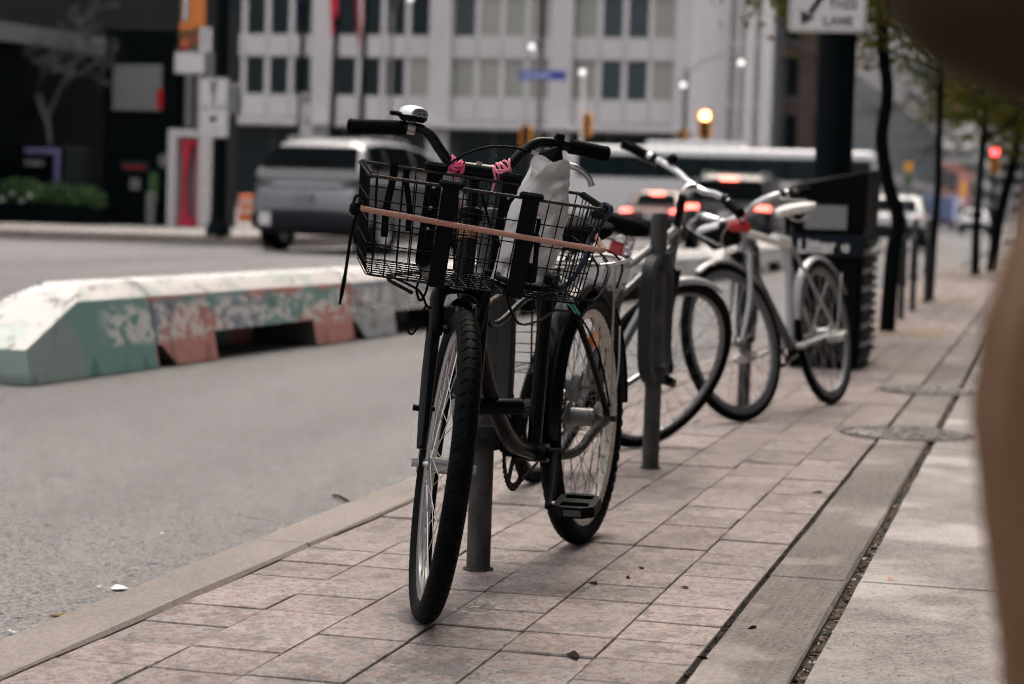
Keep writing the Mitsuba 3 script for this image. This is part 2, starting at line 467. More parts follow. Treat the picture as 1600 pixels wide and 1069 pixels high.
walk = numbered('sidewalk')
labels[walk] = {'kind': 'structure'}
obj(walk + '__bed', b2((-1.772, -6, -0.3), (7.0, 40, -0.014)), 'm_dirt', False)

def paver(x0, y0, x1, y1, z, c=0.0035, tilt=(0, 0)):
    e = 0.0014                                             # sawn long edges, chipped cross edges
    zz = lambda x, y: z + tilt[0] * (x - x0) + tilt[1] * (y - y0)
    o = [(x0, y0), (x1, y0), (x1, y1), (x0, y1)]
    n = [(x0 + e, y0 + c), (x1 - e, y0 + c), (x1 - e, y1 - c), (x0 + e, y1 - c)]
    v = [(a, b, zz(a, b)) for a, b in n] + [(a, b, zz(a, b) - c) for a, b in o] + [(a, b, -0.03) for a, b in o]
    f = [[0, 1, 2], [0, 2, 3]]
    for k in range(4):
        l = (k + 1) % 4
        f += [[4 + k, 4 + l, l], [4 + k, l, k], [8 + k, 8 + l, 4 + l], [8 + k, 4 + l, 4 + k]]
    return trimesh.Trimesh(np.array(v), f, process=False)

COLS = [-1.764, -1.575, -1.388, -1.2, -1.012, -0.822, -0.633]
rng = np.random.default_rng(5)
Y0, STEP = 3.56, 0.1965
full = {0, 3, 5, 8}                                   # courses whose cross joint runs right across, as in front of the wheel
near_n, far_pavers, count = 0, [], 0
for c in range(6):
    k = -24
    while Y0 + k * STEP < 40:
        y = Y0 + k * STEP
        two = rng.random() < 0.45 and (k + 1) not in full
        m = 2 if two else 1
        g, h = 0.0009 + rng.uniform(0, 0.0012), 0.0015 + rng.uniform(0, 0.0022)
        mesh = paver(COLS[c] + g, y + h, COLS[c + 1] - g, y + m * STEP - h, rng.uniform(-0.0022, 0.0016), rng.uniform(0.0014, 0.0034), rng.uniform(-0.006, 0.006, 2))
        if 3.0 < y < 13.0 and count < 299:
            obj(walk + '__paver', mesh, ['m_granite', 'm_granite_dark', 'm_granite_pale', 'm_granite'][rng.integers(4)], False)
            count += 1
        else:
            far_pavers.append(mesh)
        k += m
k = obj(walk + '__paver_field', cat(far_pavers), 'm_granite', False)
labels[k] = {'kind': 'stuff'}
by = [-6, -0.98, 2.02, 5.016, 8.05, 11.05, 14.05, 17.05, 20.05, 23.05, 26, 29, 32, 35, 38, 40]
for i in range(len(by) - 1):
    obj(walk + '__concrete_strip', wobbly_slab((-0.622, by[i] + 0.005, -0.2), (-0.437, by[i + 1] - 0.005, 0.001), 0.006, 50 + i), 'm_band', 40)
    obj(walk + '__concrete_slab', wobbly_slab((-0.410, by[i] + 0.006, -0.2), (1.85, by[i + 1] - 0.006, 0.002), 0.006, 90 + i), 'm_concrete', 40)
    obj(walk + '__concrete_slab', wobbly_slab((1.857, by[i] + 0.003, -0.2), (7.0, by[i + 1] - 0.003, 0.002), 0.006, 130 + i), 'm_concrete', 40)

# litter of leaf bits and grit in the open gap between the strip and the slabs
def bits(n, xr, yr, z, size, seed):
    r = np.random.default_rng(seed)
    ms = []
    for _ in range(n):
        y = yr[0] + (yr[1] - yr[0]) * r.random() ** 1.6
        s = r.uniform(*size)
        ms.append(xf(hull(r.normal(size=(7, 3)) * s * np.array([1, 1.2, 0.45])), mat((r.uniform(*xr), y, z + r.uniform(-0.004, 0.006)))))
    return cat(ms)

for nm, ma, n, sz, sd in (('grit', 'm_pebble', 230, (0.002, 0.005), 1), ('leaf_litter', 'm_leaflitter_brown', 260, (0.003, 0.0075), 2), ('dirt_clods', 'm_dirt', 500, (0.003, 0.007), 3)):
    k = obj(nm, bits(n, (-0.436, -0.412), (2.6, 11.5), -0.016, sz, sd), ma, False)
    labels[k] = {'label': {'grit': 'pale grit lying in the open gap beside the concrete strip', 'leaf_litter': 'brown leaf bits caught in the gap beside the concrete strip',
                           'dirt_clods': 'dark dirt filling the gap beside the concrete strip'}[nm], 'category': 'debris', 'kind': 'stuff'}
k = obj('moss_and_dirt', bits(420, (-0.632, -0.622), (2.6, 9.5), -0.006, (0.002, 0.005), 8), 'm_dirt', False)
labels[k] = {'label': 'dark dirt and grit in the joint between the granite pavers and the concrete strip', 'category': 'debris', 'kind': 'stuff'}
# pieces lying about on the pavement and the road
dr_ = np.random.default_rng(21)
def crumb(x, y, z, s, ma, name, lab, cat_, grp=None, flat=0.4):
    solo(name, xf(hull(dr_.normal(size=(9, 3)) * s * np.array([1, 1, flat])), mat((x, y, z))), ma, lab, cat_, grp, smooth=False)
for x, y, s, lab in ((-0.99, 4.72, 0.006, 'tiny dark crumb on the pavers, leftmost of the three in a row below the pedal'), (-0.93, 4.98, 0.006, 'tiny dark crumb on the pavers, highest of those right of the rear wheel'),
                     (-0.93, 4.83, 0.007, 'tiny dark crumb on the pavers, middle one of the row below the pedal'), (-0.78, 4.76, 0.005, 'tiny dark crumb on the pavers, rightmost of the three in a row below the pedal'),
                     (-0.57, 4.35, 0.008, 'dark crumb lying on the concrete strip'), (-0.68, 6.6, 0.012, 'dark crumb on the pavers far beyond the rear wheel, close to the strip'), (-0.62, 4.02, 0.01, 'dark crumb at the edge between the pavers and the strip')):
    crumb(x, y, 0.004, s, 'm_twig', 'crumb', lab, 'debris')
for x, y, s, lab in ((-2.19, 4.78, 0.012, 'largest white scrap of paper on the road against the kerb'), (-2.24, 4.765, 0.006, 'small white scrap left of the largest one on the road'), (-2.45, 5.6, 0.006, 'white speck on the road, farthest from the kerb'), (-2.18, 4.2, 0.007, 'white scrap on the road at the left edge of the picture')):
    crumb(x, y, -0.105, s, 'm_paper', 'paper_scrap', lab, 'litter')
crumb(-2.19, 4.42, -0.105, 0.02, 'm_leaflitter', 'fallen_leaf', 'yellowish fallen leaf on the road at the kerb', 'leaf', flat=0.15)
solo('orange_scrap', xf(hull(dr_.normal(size=(8, 3)) * 0.007 * np.array([1, 0.7, 0.3])), mat((-0.345, 5.06, 0.006))), 'm_orange', 'tiny orange scrap lying on the concrete slab beside the gap', 'litter', smooth=False)
solo('twig', tube(curve([(-2.263, 6.57, -0.106), (-2.22, 6.50, -0.098), (-2.17, 6.45, -0.106)]), 0.0045, 6), 'm_twig', 'short dark twig lying on the road beside the kerb', 'twig')
r_ = np.random.default_rng(3)
solo('dark_stain', xf(hull(np.c_[r_.normal(size=(14, 2)) * [0.007, 0.012], np.zeros(14) + r_.uniform(0, 0.001, 14)]), mat((-0.865, 3.955, 0.0015))), 'm_twig', 'small dark brown scrap stuck on the pavers in the foreground', 'debris', smooth=False)

def manhole(x, y, r, lab):
    t = Thing('manhole_cover', lab, 'manhole cover', M=trans(x, y, 0))
    t.part('rim', lathe([(r * 0.93, 0.0028), (r * 0.93, 0.0048), (r, 0.0048), (r + 0.004, 0.0022)], 48), 'm_trampled')
    t.part('plate', lathe([(0, 0.0036), (r * 0.93, 0.0036)], 48), 'm_trampled')
    q = np.random.default_rng(int(y * 10))
    ms = []
    for i in np.arange(-r, r, 0.052):
        for j in np.arange(-r, r, 0.036):
            if math.hypot(i, j) < r * 0.90 and q.random() < 0.80:
                ms.append(rbox((i + (0.02 if round(j / 0.036) % 2 else 0), j, 0.0045), (0.04, 0.022, 0.0042), 0.0012))
    t.part('studs', cat(ms), 'm_concrete', False, stuff=True)
manhole(-0.53, 8.55, 0.27, 'round patterned manhole cover across the concrete strip, the nearer of two')
manhole(-0.55, 10.75, 0.27, 'round patterned manhole cover across the concrete strip, the farther of two')

# the far pavement: a corner with a rounded kerb
far = [(-60, 27.6), (-22, 29.4), (-16.27, 30.65), (-14.4, 31.1), (-13.2, 31.45), (-12.5, 31.9), (-12.15, 32.6), (-12.1, 33.6), (-12.1, 62), (-60, 62)]
pl = shapely.Polygon(far)
struct('far_pavement', ext(pl.buffer(-0.18), 0.5, trans(0, 0, -0.265)), 'm_concrete')
struct('far_kerb', ext(pl.difference(pl.buffer(-0.178)), 0.5, trans(0, 0, -0.262)), 'm_curb')
far2 = [(-90, 92), (-12.5, 92), (-12.5, 700), (-90, 700)]
struct('far_pavement', ext(shapely.Polygon(far2), 0.5, trans(0, 0, -0.24)), 'm_concrete')
struct('far_pavement', ext(shapely.Polygon([(-1.9, 88), (40, 88), (40, 700), (-1.9, 700)]), 0.5, trans(0, 0, -0.4)), 'm_concrete')

# ------------------------------------------------------------------ painted concrete barrier
def barrier_unit(lo, hi, nose=0.0, pocket=None, W=0.56, Hh=0.47, end=0.17, notch=True):
    """Along local +y from lo to hi; near face at x=0, widening to -W."""
    prof = [(0.0, 0.0), (-0.012, 0.06), (-0.075, 0.385), (-0.155, Hh - 0.012), (-0.20, Hh), (-0.36, Hh), (-0.405, Hh - 0.012), (-0.485, 0.385), (-W + 0.012, 0.06), (-W, 0.0)]
    m = ext(shapely.Polygon(prof), hi - lo, mat((0, hi, 0), (1, 0, 0), (0, 0, 1), (0, -1, 0)))
    S = man(weld(m))
    if nose:
        cut = ext([(lo - 0.3, end - 0.3 * (Hh - end) / nose), (lo, end), (lo + nose, Hh), (lo + nose + 0.01, 2), (lo - 0.3, 2)], W + 1, mat((-W - 0.5, 0, 0), (0, 1, 0), (0, 0, 1), (1, 0, 0)))
        S = S - man(weld(cut))
    if pocket:
        S = S - man(b2((-W + 0.10, pocket[0], -0.1), (0.5, pocket[1], 0.165)))
    if notch:
        S = S - man(weld(ext([(lo - 0.01, -0.01), (lo + 0.22, -0.01), (lo + 0.05, 0.12), (lo - 0.01, 0.12)], 2, mat((-1.2, 0, 0), (0, 1, 0), (0, 0, 1), (1, 0, 0)))))
    return unman(S)

def barrier(units, pts, lab):
    (xa, ya), (xb, yb) = pts
    d = unit((xb - xa, yb - ya, 0))
    M = mat((xa, ya, float(road_z(xa)) + 0.007), (d[1], -d[0], 0), d, (0, 0, 1))
    t = Thing('concrete_barrier', lab, 'barrier', M=M)
    for u in units:
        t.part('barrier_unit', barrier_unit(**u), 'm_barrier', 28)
    return t

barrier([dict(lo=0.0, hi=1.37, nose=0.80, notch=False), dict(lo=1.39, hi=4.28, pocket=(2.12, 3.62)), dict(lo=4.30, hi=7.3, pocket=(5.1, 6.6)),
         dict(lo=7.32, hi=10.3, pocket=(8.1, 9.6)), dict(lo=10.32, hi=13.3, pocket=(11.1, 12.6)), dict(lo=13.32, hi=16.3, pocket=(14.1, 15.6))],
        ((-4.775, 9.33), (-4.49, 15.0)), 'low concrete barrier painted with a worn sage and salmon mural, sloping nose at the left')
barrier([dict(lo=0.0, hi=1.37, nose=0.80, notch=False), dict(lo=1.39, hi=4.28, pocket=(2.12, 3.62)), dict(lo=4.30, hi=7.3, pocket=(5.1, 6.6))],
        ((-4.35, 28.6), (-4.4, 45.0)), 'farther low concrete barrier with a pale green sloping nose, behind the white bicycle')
# ------------------------------------------------------------------ ring-and-post bicycle stands
def ring_mesh(a=0.21, b=0.215, w=0.044, d=0.036, e=3.2, n=56):
    t = np.arange(n) * 2 * math.pi / n
    c, s = np.cos(t), np.sin(t)
    P = lambda A, B: np.stack([A * np.sign(c) * abs(c) ** (2 / e), B * np.sign(s) * abs(s) ** (2 / e)], 1)
    o, i = P(a, b), P(a - d, b - d)
    om, im = P(a - 0.006, b - 0.006), P(a - d + 0.006, b - d + 0.006)
    loops = [(-w / 2, om), (-w / 2 + 0.006, o), (w / 2 - 0.006, o), (w / 2, om), (w / 2, im), (w / 2 - 0.006, i), (-w / 2 + 0.006, i), (-w / 2, im)]
    v = np.vstack([np.c_[np.full(n, x), q] for x, q in loops])
    f = []
    L = len(loops)
    for k in range(L):
        for j in range(n):
            a0, a1 = k * n + j, k * n + (j + 1) % n
            b0, b1 = ((k + 1) % L) * n + j, ((k + 1) % L) * n + (j + 1) % n
            f += [[a0, b0, b1], [a0, b1, a1]]
    m = trimesh.Trimesh(v, f, process=False)
    m.fix_normals()
    return m

def stand(x, y, lab, grp=None, h=0.86, lean=0.0, turn=0.0):
    t = Thing('bicycle_stand', lab, 'bike stand', grp, M=trans(x, y, 0) @ rot((0, 1, 0), lean) @ rot((0, 0, 1), turn))
    t.part('post', lathe([(0.0285, -0.02), (0.0285, h - 0.03), (0.027, h - 0.012), (0.020, h - 0.003), (0, h)], 28), 'm_steel', 40)
    t.part('ring', xf(ring_mesh(), trans(0, 0, 0.505)), 'm_cast', 40)
    t.part('collar', lathe([(0.0285, 0.285), (0.041, 0.288), (0.043, 0.345), (0.0285, 0.35)], 28), 'm_cast', 40)
    t.part('collar', lathe([(0.0285, 0.66), (0.043, 0.665), (0.041, 0.722), (0.0285, 0.726)], 28), 'm_cast', 40)
    t.part('base_ring', lathe([(0.0285, 0.004), (0.036, 0.003), (0.037, 0.0005)], 28), 'm_dirt')
stand(-1.291, 4.816, 'grey ring-and-post bicycle stand right behind the front wheel of the basket bicycle', lean=0.2, turn=0)
stand(-1.278, 6.963, 'grey ring-and-post bicycle stand in front of the dark bicycle, its ring in full view', lean=0.2)
stand(-1.316, 9.42, 'grey ring-and-post bicycle stand behind the front wheel of the white bicycle', lean=0.4)
for x, y, w in ((-1.237, 18.34, 'first'), (-1.243, 19.95, 'second'), (-1.235, 22.0, 'third')):
    stand(x, y, f'{w} thin bicycle stand past the dark tree trunk beyond the litter bin')
# ------------------------------------------------------------------ bicycles
class Bike(Thing):
    """Local frame: x forward, y to the rider's left, z up, the origin under the rear wheel."""
    def __init__(s, label, R, heading, lean, delta, HA, WB, TR, wheel_r, name='bicycle'):
        f = V(-math.sin(heading), -math.cos(heading), 0)
        l = V(-f[1], f[0], 0)
        u = V(0, 0, 1)
        c, q = math.cos(lean), math.sin(lean)
        Thing.__init__(s, name, label, 'bicycle', None, mat((R[0], R[1], 0), f, c * l - q * u, c * u + q * l))
        s.WB, s.R, s.HA = WB, wheel_r, HA
        s.ax = V(-math.cos(HA), 0, math.sin(HA))
        s.A0 = V(WB + TR, 0, 0)
        s.steer = rot(s.ax, math.degrees(delta), s.A0)
    def az(s, z, dx=0.0, y=0.0): return s.A0 + s.ax * (z / s.ax[2]) + V(dx, y, 0)

def tyre(R, tr, tread=None, seg=220, sec=18, flat=1.0):
    a = np.arange(seg) * 2 * math.pi / seg
    b = np.arange(sec) * 2 * math.pi / sec
    A, B = np.meshgrid(a, b, indexing='ij')
    rr = np.full_like(A, tr)
    lat = np.sin(B)                                   # -1..1 across the tyre
    out = np.cos(B)                                   # 1 at the tread
    if tread == 'chevron':
        k = (A / (2 * math.pi) * 72 + 0.55 * np.abs(lat)) % 1.0
        groove = (k < 0.12) & (out > 0.55) & (np.abs(lat) > 0.10) | ((np.abs(np.abs(lat) - 0.45) < 0.07) & (out > 0.2) & (k < 0.6))
        rr = rr - np.where(groove, 0.0030, 0)
    elif tread == 'knob':
        k = (A / (2 * math.pi) * 60) % 1.0
        shoulder = (out > -0.05) & (out < 0.62)
        rr = rr + np.where(shoulder & (k < 0.52), 0.0028, 0) + np.where((out >= 0.62) & (((k * 2 + (lat > 0) * 0.5) % 1.0) < 0.6), 0.0018, 0)
    rad = R - tr + rr * np.cos(B) * flat
    v = np.stack([rad * np.cos(A), rr * np.sin(B), rad * np.sin(A)], -1).reshape(-1, 3)
    i, j = np.meshgrid(np.arange(seg), np.arange(sec), indexing='ij')
    q = np.stack([i * sec + j, i * sec + (j + 1) % sec, ((i + 1) % seg) * sec + (j + 1) % sec, ((i + 1) % seg) * sec + j], -1).reshape(-1, 4)
    return trimesh.Trimesh(v, np.vstack([q[:, [0, 1, 2]], q[:, [0, 2, 3]]]), process=False)

def ring(profile, n=96):
    """A closed profile of (radius, y) turned about the wheel's axle (y)."""
    p = np.array(list(profile) + [profile[0]], float)
    return lathe(p, n, mat((0, 0, 0), (1, 0, 0), (0, 0, -1), (0, 1, 0)))

def wheel(b, name, c, M, mats, tr=0.024, tread=None, spokes=36, sr=0.0010, rimw=0.026, rimd=0.018, hubr=0.017, hubw=0.07, seg=220, rnd=0, bent=(), light_spokes=()):
    g = b.group(name)
    Mw = M @ trans(*c)
    R = b.R
    b.part('tyre', tyre(R, tr, tread, seg), mats['tyre'], 40, under=g, M=Mw)
    ro = R - 1.75 * tr
    b.part('rim', ring([(ro + 0.004, -rimw / 2), (ro + 0.004, rimw / 2), (ro - rimd * 0.6, rimw / 2 - 0.001), (ro - rimd, rimw * 0.32), (ro - rimd, -rimw * 0.32), (ro - rimd * 0.6, -rimw / 2 + 0.001)]), mats['rim'], 40, under=g, M=Mw)
    w = hubw / 2
    b.part('hub', lathe([(0, -w - 0.01), (0.006, -w - 0.01), (0.012, -w), (hubr * 1.75, -w + 0.002), (hubr * 1.75, -w + 0.006), (hubr, -w + 0.011), (hubr, w - 0.011), (hubr * 1.75, w - 0.006), (hubr * 1.75, w - 0.002), (0.012, w), (0.006, w + 0.01), (0, w + 0.01)], 24,
                    mat((0, 0, 0), (1, 0, 0), (0, 0, -1), (0, 1, 0))), mats['hub'], 40, under=g, M=Mw)
    fr = hubr * 1.65
    for k in range(spokes):
        side = -1 if k % 2 else 1
        th = 2 * math.pi * k / spokes
        hub_a = th + (1 if (k // 2) % 2 else -1) * 1.1
        p0 = V(fr * math.cos(hub_a), side * (w - 0.004), fr * math.sin(hub_a))
        p1 = V((ro - rimd + 0.002) * math.cos(th), side * 0.003, (ro - rimd + 0.002) * math.sin(th))
        d = unit(p0 - p1)
        m = cat(tube([p0, p1], sr, 4, caps=False), tube([p1, p1 + d * 0.013], sr * 2.0, 5))
        b.part('spoke', m, mats['spoke_light'] if k in light_spokes else mats['spoke'], 60, under=g, M=Mw)
    return g

def fender(b, name, c, R, a0, a1, w, ma, M=I4, drop=0.010, n=44):
    """A curved mudguard over the wheel, from angle a0 to a1 (degrees, 0 = forward, 90 = up)."""
    a = np.radians(np.linspace(a0, a1, n))
    prof = [(0, 0.0), (0.35, -0.001), (0.75, -0.005), (1.0, -drop), (0.97, -drop - 0.0015), (0.7, -0.0075), (0.3, -0.003), (0, -0.0022)]
    prof = [(-x, z) for x, z in prof[:0:-1] if x] + [p for p in prof]
    top = [(x, z) for x, z in ((-1, -drop), (-0.75, -0.005), (-0.35, -0.001), (0, 0), (0.35, -0.001), (0.75, -0.005), (1, -drop))]
    bot = [(x * 0.97, z - 0.0018) for x, z in top[::-1]]
    P = np.array(top + bot)
    m = len(P)
    v = np.stack([(R + P[None, :, 1]) * np.cos(a)[:, None], np.broadcast_to(P[None, :, 0] * w / 2, (n, m)), (R + P[None, :, 1]) * np.sin(a)[:, None]], -1).reshape(-1, 3) + np.array(c)
    i, j = np.meshgrid(np.arange(n - 1), np.arange(m), indexing='ij')
    q = np.stack([i * m + j, (i + 1) * m + j, (i + 1) * m + (j + 1) % m, i * m + (j + 1) % m], -1).reshape(-1, 4)
    f = np.vstack([q[:, [0, 1, 2]], q[:, [0, 2, 3]]])
    caps = [[0, k, k + 1] for k in range(1, m - 1)] + [[(n - 1) * m, (n - 1) * m + k + 1, (n - 1) * m + k] for k in range(1, m - 1)]
    return b.part(name, trimesh.Trimesh(v, np.vstack([f, caps]), process=False), ma, 40, M=M)

def chainring(b, c, r, ma, teeth=40):
    g = b.group('chainring')
    pts = []
    for k in range(teeth * 4):
        a = 2 * math.pi * k / (teeth * 4)
        q = r + (0.004 if k % 4 in (0, 1) else -0.001)
        pts.append((q * math.cos(a), q * math.sin(a)))
    s = shapely.Polygon(pts).difference(shapely.Point(0, 0).buffer(r - 0.016, 32))
    for k in range(5):
        a = 2 * math.pi * k / 5 + 0.3
        s = s.union(shapely.LineString([(0, 0), ((r - 0.01) * math.cos(a), (r - 0.01) * math.sin(a))]).buffer(0.009))
    s = s.union(shapely.Point(0, 0).buffer(0.022))
    b.part('ring', ext(s, 0.004, mat((c[0], c[1] + 0.002, c[2]), (1, 0, 0), (0, 0, 1), (0, -1, 0))), ma, 30, under=g)
    return g

def crank(b, bb, side, ang, ma, pedal_ma, y0=0.062, L=0.17, pw=0.095, refl=None):
    """A crank arm with its pedal; ang in degrees, 0 = forward, -90 = down."""
    a = math.radians(ang)
    d = V(math.cos(a), 0, math.sin(a))
    y = side * y0
    p0 = V(bb[0], y, bb[2])
    p1 = p0 + d * L + V(0, side * 0.022, 0)
    g = b.group('crank')
    b.part('arm', tube(curve([p0 - d * 0.008, p0 + d * 0.03, p0 + d * L * 0.5 + V(0, side * 0.010, 0), p1, p1 + d * 0.008], 4), np.interp(np.linspace(0, 1, 17), [0, 0.2, 1], [0.016, 0.0125, 0.011]), 10, squash=(1, 0.8)), ma, 50, under=g)
    b.part('spindle', tube([p0 + V(0, -side * 0.03, 0), p0 + V(0, side * 0.013, 0)], 0.0135, 12), ma, 50, under=g)
    c = p1 + V(0, side * (0.018 + pw / 2), 0)
    g2 = b.group('pedal')
    b.part('axle', tube([p1, c + V(0, side * pw * 0.4, 0)], 0.0075, 10), 'm_alu', 50, under=g2)
    cage = shapely.box(-0.045, -pw / 2, 0.045, pw / 2)
    cage = shapely.Polygon([(-0.030, -pw / 2), (0.030, -pw / 2), (0.046, -pw / 4), (0.046, pw / 4), (0.030, pw / 2), (-0.030, pw / 2), (-0.046, pw / 4), (-0.046, -pw / 4)])
    hole = shapely.box(-0.034, -pw * 0.34, -0.012, pw * 0.34).union(shapely.box(0.012, -pw * 0.34, 0.034, pw * 0.34))
    tilt = rot((0, 1, 0), 14)
    b.part('cage', xf(ext(cage.difference(hole), 0.026, trans(0, 0, -0.013)), trans(*c) @ tilt), pedal_ma, 30, under=g2)
    if refl:
        for s in (-1, 1):
            b.part('reflector', xf(box((s * 0.0475, 0, 0), (0.003, pw * 0.42, 0.014)), trans(*c) @ tilt), refl, False, under=g2)

def chain(b, c0, r0, c1, r1, y, ma):
    for s in (1, -1):
        ms = []
        p, q = V(c0[0], y, c0[2] + s * r0), V(c1[0], y, c1[2] + s * r1)
        n = int(np.linalg.norm(q - p) / 0.0127)
        d = unit(q - p)
        for k in range(n):
            c = p + d * (k + 0.5) * 0.0127
            ms.append(tube([c - d * 0.0052, c + d * 0.0052], 0.0042 if k % 2 else 0.0034, 6, squash=(0.9, 1)))
        b.part('chain', cat(ms), ma, 30, stuff=True)

def helix(path, r_coil, turns, r, n=6, sq=1.0, jitter=0.0, seed=0):
    """A cord wound round a path."""
    q = np.random.default_rng(seed)
    k = int(turns * 14)
    p = np.asarray(path, float)
    s = np.linspace(0, len(p) - 1, k)
    i = np.clip(s.astype(int), 0, len(p) - 2)
    c = p[i] + (p[i + 1] - p[i]) * (s - i)[:, None]
    t = unit(p[-1] - p[0])
    u = unit(np.cross(t, [0.1, 0.2, 1]))
    w = np.cross(t, u)
    a = np.linspace(0, turns * 2 * math.pi, k)
    jit = q.normal(size=(k // 7 + 2)) * jitter
    jj = np.interp(np.arange(k), np.arange(len(jit)) * 7, jit)
    return tube(c + t * jj[:, None] + (r_coil + abs(jj)[:, None] * 0.4) * (np.cos(a)[:, None] * u + sq * np.sin(a)[:, None] * w), r, n)

def saddle(b, c, ma, L=0.26, W=0.19, H=0.05, springs=True, nose=1):
    """Nose forward (+x)."""
    rows = []
    for t in np.linspace(0, 1, 15):
        x = -L * 0.5 + L * t
        w = W / 2 * (1 - smooth01((t - 0.22) / 0.5)) * (0.75 + 0.25 * smooth01(t / 0.12)) + 0.022
        if t == 0 or t == 1: w *= 0.45
        zt = 0.012 * math.cos((t - 0.1) * 3) + (0.006 if t < 0.2 else 0)
        h = H * (0.75 if t > 0.6 else 1.0) * (0.5 if t in (0, 1) else 1)
        for a in np.linspace(0, 2 * math.pi, 18, endpoint=False):
            z = math.sin(a)
            rows.append((c[0] + x, c[1] + w * np.sign(math.cos(a)) * abs(math.cos(a)) ** 0.75, c[2] + zt + (z * 0.4 * h if z > 0 else z * 0.6 * h)))
    v = np.array(rows)
    n, m = 15, 18
    i, j = np.meshgrid(np.arange(n - 1), np.arange(m), indexing='ij')
    q = np.stack([i * m + j, i * m + (j + 1) % m, (i + 1) * m + (j + 1) % m, (i + 1) * m + j], -1).reshape(-1, 4)
    f = np.vstack([q[:, [0, 1, 2]], q[:, [0, 2, 3]]])
    caps = [[0, k + 1, k] for k in range(1, m - 1)] + [[(n - 1) * m, (n - 1) * m + k, (n - 1) * m + k + 1] for k in range(1, m - 1)]
    g = b.group('saddle')
    b.part('cover', trimesh.Trimesh(v, np.vstack([f, caps]), process=False), ma, 50, under=g)
    b.part('rails', cat([tube(curve([(c[0] - 0.10, c[1] + s * 0.05, c[2] - 0.03), (c[0] - 0.04, c[1] + s * 0.025, c[2] - 0.05), (c[0] + 0.09, c[1] + s * 0.012, c[2] - 0.022)], 5), 0.0035, 6) for s in (-1, 1)]), 'm_chrome', 50, under=g)
    if springs:
        for s in (-1, 1):
            b.part('spring', helix([(c[0] - 0.09, c[1] + s * 0.055, c[2] - 0.075), (c[0] - 0.09, c[1] + s * 0.055, c[2] - 0.02)], 0.013, 5, 0.003), 'm_chrome', 50, under=g)

def smooth01(x):
    x = min(max(x, 0), 1)
    return x * x * (3 - 2 * x)

# ---------------------------------------------------------------- the black bicycle with the basket
B = Bike('black step-through bicycle with a wire basket, facing the camera in front', (-1.152, 5.313), 0.053, -0.009, 0.444, 1.282, 1.147, 0.054, 0.326)
ST = B.steer
MW = dict(tyre='m_rubber', rim='m_alu', hub='m_alu', spoke='m_rack', spoke_light='m_chrome')
wheel(B, 'front_wheel', (B.WB, 0, B.R), ST, MW, tr=0.0245, tread='chevron', seg=864, spokes=36, sr=0.0011, light_spokes=(2, 9, 17, 22, 29))
MR = dict(tyre='m_rubber', rim='m_white_rim', hub='m_rimgrey', spoke='m_greypaint', spoke_light='m_rust')
wheel(B, 'rear_wheel', (0, 0, B.R), I4, MR, tr=0.0265, tread='knob', seg=480, spokes=36, sr=0.0011, rimw=0.034, rimd=0.020, hubr=0.024, hubw=0.085, light_spokes=(5, 14, 23))
# fork
crown = B.az(0.685)
B.part('fork_crown', tube(curve([crown + V(0.0, -0.050, -0.035), crown + V(0, -0.040, -0.004), crown + V(0, 0, 0.006), crown + V(0, 0.040, -0.004), crown + V(0, 0.050, -0.035)], 5), 0.0165, 12), 'm_gloss', 60, M=ST)
for s in (-1, 1):
    B.part('fork_leg', tube(curve([crown + V(0, s * 0.049, -0.03), V(B.az(0.5)[0] + 0.004, s * 0.050, 0.5), V(B.WB - 0.012, s * 0.050, B.R + 0.03)], 6), [0.0150] * 7 + [0.0145, 0.014, 0.0135, 0.0125, 0.0115, 0.0105], 14), 'm_gloss', 60, M=ST)
    B.part('fork_dropout', rbox((B.WB - 0.004, s * 0.050, B.R + 0.004), (0.026, 0.008, 0.056), 0.003), 'm_gloss', M=ST)
    B.part('axle_nut', tube([(B.WB, s * 0.053, B.R), (B.WB, s * 0.067, B.R)], 0.0105, 6), 'm_alu', False, M=ST)
    pivot = V(B.az(0.62)[0] + 0.012, s * 0.041, 0.585)
    B.part('brake_arm', tube(curve([pivot, pivot + V(0.012, s * 0.004, 0.05), pivot + V(0.010, s * 0.010, 0.105)], 5), [0.010] * 6 + [0.0085] * 5, 8), 'm_plastic', 50, M=ST)
    B.part('brake_pad', rbox(pivot + V(0.02, -s * 0.013, 0.012), (0.05, 0.012, 0.012), 0.003), 'm_rubber', M=ST)
B.part('fork_peg', tube([(B.az(0.43)[0], -0.062, 0.43), (B.az(0.43)[0], -0.074, 0.43)], 0.0068, 8), 'm_plastic', 50, M=ST)
B.part('fork_peg', tube([(B.az(0.43)[0], -0.062, 0.432), (B.az(0.43)[0], -0.028, 0.432)], 0.0055, 8), 'm_plastic', 50, M=ST)
B.part('brake_noodle', tube(curve([B.az(0.715, 0.05, -0.085), B.az(0.71, 0.05, -0.065), B.az(0.692, 0.05, -0.035), B.az(0.688, 0.05, 0.0)], 6), 0.0031, 8), 'm_chrome', 60, M=ST)
